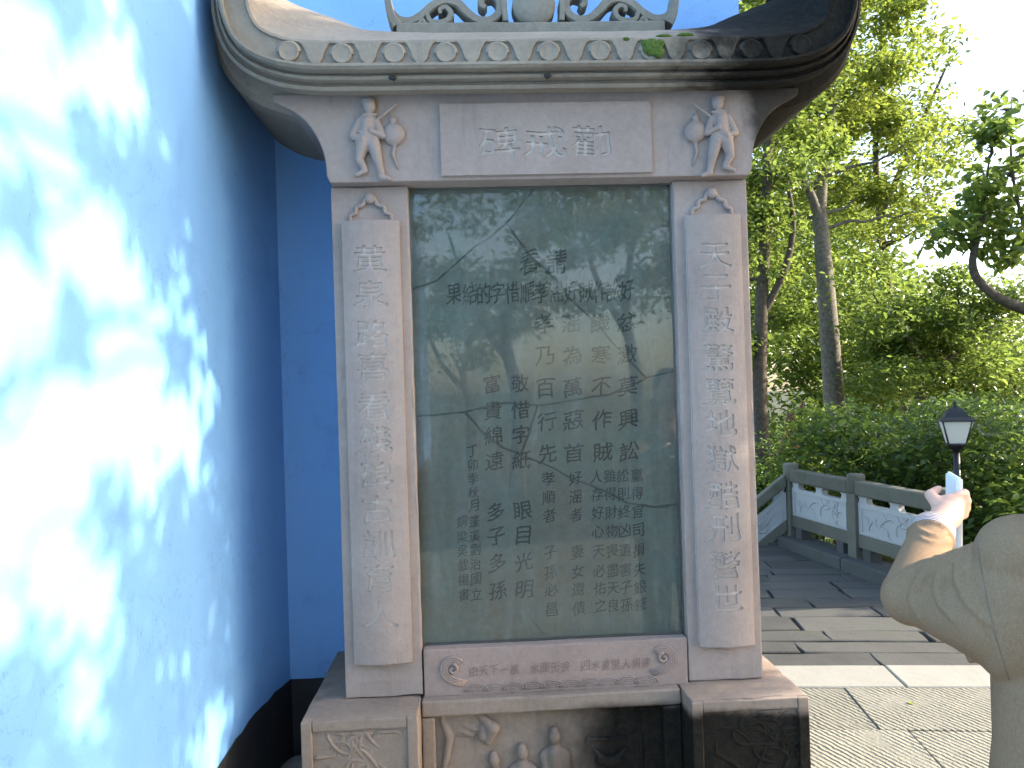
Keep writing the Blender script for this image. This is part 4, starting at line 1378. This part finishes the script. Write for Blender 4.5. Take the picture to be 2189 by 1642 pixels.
st = thing('tree_stump', 'broken red brown tree stump among the bushes behind the balustrade', 'stump', (4.1, 10.3, TZ(4.1, 10.3)))
obj('trunk', tube_me(catmull([(4.12, 10.3, TZ(4.1, 10.3) - .2), (4.1, 10.3, .3), (4.18, 10.3, .8), (4.24, 10.3, 1.12)], 5), list(np.linspace(.17, .11, 16)), 12), M_BARKR, st)
obj('splinter', tube_me([(4.27, 10.27, 1.0), (4.31, 10.27, 1.2), (4.33, 10.28, 1.3)], [.05, .03, .004], 6), M_BARKR, st)
adopt(st)

shr = [(.75, 1.9, .62, .95, 'beside the corner post of the balustrade'), (.8, 1.0, .60, .95, 'just beyond the farther carved panel'), (1.0, .15, .66, 1.0, 'rising behind the middle post'), (1.15, -.75, .62, .80, 'around the foot of the lantern post'),
       (2.1, 1.5, .8, 1.0, 'on the slope, left neighbour of the lantern'), (2.2, .4, .8, 1.05, 'filling the space straight behind the lantern'), (2.3, -.6, .8, .95, 'on the slope between lantern and picture edge'),
       (3.3, .9, .9, .95, 'low on the slope below the spreading tree'), (3.5, -.2, .9, .85, 'low on the slope at the picture edge'), (1.6, 2.7, .8, .45, 'around the foot of the broken stump'), (2.9, 2.4, .9, 1.0, 'under the tall grey trunk'), (.5, 3.0, .7, .35, 'at the foot of the slender dark trunk')]
for i, (du, dv, r, top, wd_) in enumerate(shr):
    P = rail(du, dv); z0 = TZ(P.x, P.y)
    lab = 'leafy green shrub ' + wd_
    h = max(top + .15 - z0, .8)
    root = thing('shrub', lab, 'shrub', (P.x, P.y, z0), 'shrubs beyond the balustrade')
    cl = [((P.x + rng.uniform(-.5, .5) * r, P.y + rng.uniform(-.6, .6) * r, z0 + .15 + h * rng.uniform(.15, .92)), (.34, .34, .24), 170) for _ in range(24)]
    for j in range(4):
        c = cl[j][0]
        obj('stem', tube_me(wobble((P.x, P.y, z0 - .05), c, 6, .1), list(np.linspace(.016, .004, 6)), 5), M_BARKD, root)
    obj('foliage', leaves_me(cl, .078, .1), M_LEAF3 if i % 3 else M_LEAF, root)
    adopt(root)

# distant woodland that closes the view
cl = []
for i in range(400):
    y = rng.uniform(17, 27); q = rng.uniform(.31, .80); x = q * y
    top = 11 if q < .44 else np.interp(q, [.44, .52, .60, .75], [9, 5.2, 3.0, 1.6])
    z = top - (top + 6) * rng.random() ** 1.2
    cl.append(((x, y, z), (1.1, 1.1, .8), 270))
wd = obj('woodland', leaves_me(cl, .21), M_LEAF); tag(wd, 'dense sunlit green wood filling the slope behind the nearer trees', 'woodland', None, 'stuff')

# trees to the sun side of the terrace, whose shade falls on the blue wall
SX = 4.8
wall_shade = [(2.0, 2.52, .22), (2.2, 2.42, .2), (2.22, 2.7, .22), (1.85, 2.74, .22), (2.1, 2.12, .17), (1.97, 1.93, .14), (2.34, 2.2, .15), (1.62, 2.55, .12), (1.5, 2.75, .16), (2.32, 1.2, .17), (2.12, .98, .2), (1.9, .86, .2),
              (1.7, .76, .2), (2.3, .82, .2), (2.0, .66, .22), (1.38, .8, .2), (1.64, 1.72, .08), (1.77, 1.46, .09), (2.2, 1.62, .09), (1.9, 1.22, .09), (2.38, 1.75, .10), (1.75, 2.1, .09), (1.45, 2.05, .07)]
stele_shade = [(2.42, 4.8), (2.62, 4.95), (2.5, 5.15), (2.72, 5.1), (2.68, 4.7), (2.45, 4.45), (2.6, 2.75), (2.45, 2.85), (2.55, 3.15), (2.6, 3.5), (2.5, 3.85), (2.62, 4.2)]
ex_ = [((SX + .3 * ((i * 7) % 5 - 2) / 2, y_ - .058, z_ + 2.724), (r_ * 1.25, r_ * 1.15, r_), int(10500 * r_ * r_)) for i, (y_, z_, r_) in enumerate(wall_shade)]
ex_ += [((SX + .3 * ((i * 3) % 5 - 2) / 2, y_ - .05, z_), (.26, .20, .24), 380) for i, (y_, z_) in enumerate(stele_shade)]
tree('shade_tree', 'broad tree on the sunny side of the terrace, outside the picture', [
    ([(5.4, .2, TZ(5.4, .2) - .2), (5.3, .2, .8), (5.2, .4, 2.0), (5.0, .8, 3.3), (4.9, 1.2, 4.8), (4.8, 1.3, 6.2)], [.18, .15, .12, .09, .06, .02])],
    (5.2, -.6, 4.2), (1.2, 1.3, 1.5), 14, 300, .42, .085, M_LEAF, M_BARKD, nlimb=26, group='trees on the sunny side', extra=ex_, lim_r=.018, keep=lambda p: p[1] < .7)
tree('shade_tree', 'second broad tree on the sunny side of the terrace, outside the picture', [
    ([(9.4, 6.2, TZ(9.4, 6.2) - .2), (9.4, 6.2, 1), (9.2, 6.2, 3), (9.3, 6.2, 5)], [.2, .17, .13, .04])],
    (9.2, 6.3, 3.9), (1.5, 2.3, 2.2), 26, 280, .48, .12, M_LEAF, M_BARKD, nlimb=14, group='trees on the sunny side', keep=lambda p: p[1] > 4.75)
# trees behind the viewer, mirrored in the pane
for i, (x, y, h, n) in enumerate(((.6, -6.5, 4.6, 22), (2.8, -8.5, 5.6, 34), (4.8, -6.0, 4.6, 26), (-.1, -12, 3.6, 20))):
    tree('garden_tree', ['small tree', 'taller tree', 'round tree', 'far tree'][i] + ' behind the viewer, mirrored in the glass pane', [
        ([(x, y, -.1), (x + .05, y, h * .3), (x - .1, y, h * .55), (x + .3, y, h * .9)], [.13, .11, .08, .02]),
        ([(x - .05, y, h * .42), (x - .6, y, h * .62), (x - .9, y, h * .85)], [.06, .05, .015])],
        (x, y, h * .8), (1.5, 1.3, h * .33), n, 170, .5, .13, M_LEAF3, M_BARKD, nlimb=12, group='trees behind the viewer')

# ================================================================== PERSON
PX, PY = 1.0, 1.22
S_j, E_j, W_j = Vector((.838, 1.235, 1.200)), Vector((.778, 1.40, 1.160)), Vector((.915, 1.56, 1.242))
H_c = Vector((.980, 1.61, 1.276))
dv_c = Vector((1.022, 1.662, 1.258))         # middle of the thing held
skin = [('e', (PX, PY + .03, 1.52), (.073, .092, .112)), ('e', (PX, PY + .075, 1.475), (.052, .05, .06)), ('c', (PX, PY, 1.33), (PX, PY + .015, 1.44), .056, .052),
        ('e', (PX, PY + .128, 1.505), (.012, .016, .020)), ('e', (PX - .074, PY + .03, 1.51), (.010, .018, .03)), ('e', (PX + .074, PY + .03, 1.51), (.010, .018, .03)),
        ('c', (PX, PY, 1.28), (PX, PY, .92), .10, .11), ('c', (PX - .11, PY, 1.28), (PX + .11, PY, 1.28), .05, .05),
        ('c', S_j, E_j, .042, .036), ('c', E_j, W_j, .036, .025), ('c', S_j, (PX - .1, PY, 1.27), .04, .05),
        ('c', (1.15, PY, 1.24), (1.20, PY - .02, .98), .042, .036), ('c', (1.20, PY - .02, .98), (1.19, PY + .1, .78), .036, .025), ('c', (1.15, PY, 1.24), (PX + .1, PY, 1.27), .04, .05),
        ('c', (PX - .085, PY, .88), (PX - .09, PY, .48), .075, .05), ('c', (PX - .09, PY, .48), (PX - .09, PY, .09), .05, .036), ('c', (PX - .09, PY - .01, .05), (PX - .09, PY + .14, .035), .034, .026),
        ('c', (PX + .085, PY, .88), (PX + .09, PY, .48), .075, .05), ('c', (PX + .09, PY, .48), (PX + .09, PY, .09), .05, .036), ('c', (PX + .09, PY - .01, .05), (PX + .09, PY + .14, .035), .034, .026)]
# left hand closed round the device: palm, four fingers, thumb
skin += [('c', W_j, H_c + Vector((-.012, -.012, -.012)), .026, .030), ('e', H_c, (.029, .023, .031), Matrix.Rotation(.6, 3, 'Y'))]
for i, (dz, L) in enumerate(((.025, .85), (.009, .93), (-.006, .88), (-.020, .76))):
    k0 = H_c + Vector((.014, -.004, dz)); k1 = H_c + Vector((.044 * L, .002, dz + .004)); k2 = H_c + Vector((.062 * L, .030, dz + .003)); k3 = H_c + Vector((.056 * L, .054, dz))
    skin += [('c', k0, k1, (.0092), .0086), ('c', k1, k2, .0086, .008), ('c', k2, k3, .008, .007)]
skin += [('c', H_c + Vector((-.024, .004, .012)), H_c + Vector((-.026, .026, .026)), .014, .011), ('c', H_c + Vector((-.026, .026, .026)), H_c + Vector((.004, .040, .036)), .011, .008)]
rh = Vector((1.19, PY + .12, .74))
skin += [('e', rh, (.03, .02, .042))] + [('c', rh + Vector((dx, .01, -.03)), rh + Vector((dx, .03, -.085)), .009, .007) for dx in (-.024, -.008, .008, .024)] + [('c', rh + Vector((-.026, .012, .01)), rh + Vector((-.045, .03, -.03)), .011, .008)]
person = obj('person', blob_me(skin, .0052, 3), M_SKIN)
tag(person, 'person in a tan linen jacket seen from behind, left arm raised holding a white device', 'person')

jk = [('c', (PX - .145, PY, 1.262), (PX + .145, PY, 1.262), .066, .066), ('e', (PX, PY, 1.16), (.205, .122, .17)), ('c', (PX - .074, PY, 1.17), (PX - .074, PY, .95), .106, .107), ('c', (PX - .074, PY, .95), (PX - .085, PY, .78), .107, .118), ('c', (PX + .074, PY, 1.17), (PX + .074, PY, .95), .106, .107), ('c', (PX + .074, PY, .95), (PX + .085, PY, .78), .107, .118), ('c', (PX, PY, 1.17), (PX, PY, .79), .122, .132), ('c', (PX - .05, PY - .01, 1.335), (PX + .05, PY - .01, 1.335), .052, .052),
      ('c', (PX - .03, PY, 1.30), (PX + .03, PY, 1.30), .07, .07),
      ('e', S_j + Vector((-.002, .0, -.022)), (.058, .085, .118)), ('c', S_j + Vector((0, .02, -.045)), E_j + Vector((.01, -.01, -.006)), .078, .050), ('c', S_j + Vector((0, .03, .02)), E_j + Vector((.01, 0, .004)), .060, .048),
      ('c', E_j, E_j.lerp(W_j, .82), .050, .040), ('e', E_j + Vector((-.002, -.002, -.004)), (.053, .05, .052)),
      ('c', (1.15, PY, 1.24), (1.21, PY - .02, .98), .078, .062), ('c', (1.21, PY - .02, .98), (1.195, PY + .08, .80), .06, .05)]
# folds gathered at the crook of the elbow, fanning to the outside of the sleeve
ax_ = (W_j - E_j).normalized(); q0 = Vector((0, 0, 1)).cross(ax_).normalized(); q1 = ax_.cross(q0)
hem = E_j.lerp(W_j, .84)
ring = [hem + (q0 * math.cos(a) + q1 * math.sin(a)) * .041 for a in np.linspace(0, 2 * math.pi, 19)]
jk += [('c', ring[i], ring[i + 1], .0048, .0048) for i in range(18)]
pre = blob_me(jk, .012, 4)
bvh = BVHTree.FromPolygons([v.co.copy() for v in pre.vertices], [tuple(p.vertices) for p in pre.polygons])
eye_ = Vector((0, 0, EYE))
for line, r in (([(.850, 1.270), (.822, 1.262), (.795, 1.275), (.790, 1.290)], .007), ([(.852, 1.252), (.815, 1.250), (.785, 1.270)], .006), ([(.865, 1.230), (.834, 1.245), (.799, 1.256), (.765, 1.258)], .0085), ([(.861, 1.215), (.833, 1.222), (.799, 1.234), (.758, 1.233)], .010), ([(.847, 1.206), (.826, 1.212), (.791, 1.208), (.748, 1.186)], .011),
                ([(.841, 1.202), (.808, 1.198), (.790, 1.176), (.778, 1.15), (.793, 1.112)], .0095), ([(.843, 1.198), (.830, 1.178), (.832, 1.145), (.855, 1.110)], .011), ([(.867, 1.215), (.868, 1.181), (.885, 1.138), (.92, 1.10)], .010)):
    hits = []
    for p in catmull([(x, 1.4, z) for x, z in line], 4):
        h = bvh.ray_cast(eye_, (p - eye_).normalized())
        if h[0] is not None and (not hits or (h[0] - hits[-1]).length < .08):
            hits.append(h[0])
    for i in range(len(hits) - 1):
        w0 = .45 + .55 * math.sin(math.pi * min(1, (i + 1) / len(hits)) ** .8); w1 = .45 + .55 * math.sin(math.pi * min(1, (i + 2) / len(hits)) ** .8)
        jk += [('c', hits[i], hits[i + 1], r * 1.1 * w0, r * 1.1 * w1)]
jk += [('c', (.84, 1.15, 1.17), (.80, 1.27, 1.085), .010, .007), ('c', (.86, 1.13, 1.10), (.825, 1.22, 1.05), .010, .007)]
jme = blob_me(jk, .0045, 3)
jacket = obj('jacket', jme, M_LINEN, person)
bvh = BVHTree.FromPolygons([v.co.copy() for v in jme.vertices], [tuple(p.vertices) for p in jme.polygons])
def seam(pts, r=.0013):
    out_ = []
    for x, z in pts:
        o_ = Vector((0, 0, EYE)); d_ = (Vector((x, 1.2, z)) - o_).normalized()
        h = bvh.ray_cast(o_, d_)
        if h[0] is not None:
            out_.append(h[0])
    if len(out_) > 2:
        obj('seam', tube_me(out_, r, 5), M_SEAM, jacket)
seam([(.772 + .012 * t + .032 * t * t, 1.322 - .245 * t) for t in np.linspace(0, 1, 24)])
cf0, cf1 = E_j.lerp(W_j, .78), W_j + (W_j - E_j).normalized() * .004
cuff_axis = (cf1 - cf0)
cme = lathe_me([(.034, 0), (.040, .002), (.040, cuff_axis.length), (.034, cuff_axis.length + .001)], 24)
cuff = obj('cuff', cme, M_CUFF, person); cuff.matrix_local = Matrix.Translation(cf0) @ cuff_axis.to_track_quat('Z', 'Y').to_matrix().to_4x4()
tr_ = [('c', (PX - .09, PY, .86), (PX - .095, PY, .48), .10, .078), ('c', (PX - .095, PY, .48), (PX - .095, PY - .01, .07), .078, .066), ('c', (PX + .09, PY, .86), (PX + .095, PY, .48), .10, .078), ('c', (PX + .095, PY, .48), (PX + .095, PY - .01, .07), .078, .066), ('e', (PX, PY, .86), (.17, .115, .14))]
obj('trousers', blob_me(tr_, .012, 4), M_TROUSERS, person)
for s in (-1, 1):
    obj('shoe', blob_me([('c', (PX + s * .093, PY - .03, .05), (PX + s * .098, PY + .16, .042), .046, .040)], .008, 2), M_SHOE, person)
obj('hair', blob_me([('e', (PX, PY + .010, 1.55), (.081, .093, .092)), ('e', (PX, PY - .025, 1.50), (.076, .06, .085)), ('c', (PX - .06, PY - .02, 1.47), (PX - .05, PY - .04, 1.38), .03, .02), ('c', (PX + .06, PY - .02, 1.47), (PX + .05, PY - .04, 1.38), .03, .02), ('c', (PX, PY - .05, 1.46), (PX, PY - .055, 1.37), .045, .03)], .007, 3), M_HAIR, person)

bm = bmesh.new(); bm_box(bm, -.0065, .0065, -.036, .036, -.082, .082)
bmesh.ops.bevel(bm, geom=bm.edges[:], offset=.004, segments=3, affect='EDGES')
dev = thing('handheld_device', 'flat white handheld device held upright in the raised hand', 'device', dv_c)
Md = Matrix.Translation(dv_c) @ Matrix.Rotation(math.radians(-14), 4, 'Z') @ Matrix.Rotation(math.radians(6), 4, 'X')
o = obj('case', bm_mesh('dev', bm), M_DEVICE, dev); o.matrix_local = Matrix.Translation(-dv_c) @ Md
sc = obj('screen', box_me(.0066, .0074, -.031, .031, -.068, .068, 0), M_SCREEN, dev); sc.matrix_local = Matrix.Translation(-dv_c) @ Md

# ---- fallen leaf on the paving
lf = leaves_me([((0, 0, 0), (.001, .001, .001), 1)], .07)
fl = obj('fallen_leaf', lf, M_LEAF2); fl.location = (2.02, 3.66, .018)
tag(fl, 'single yellow green fallen leaf lying on the chiselled paving', 'leaf')
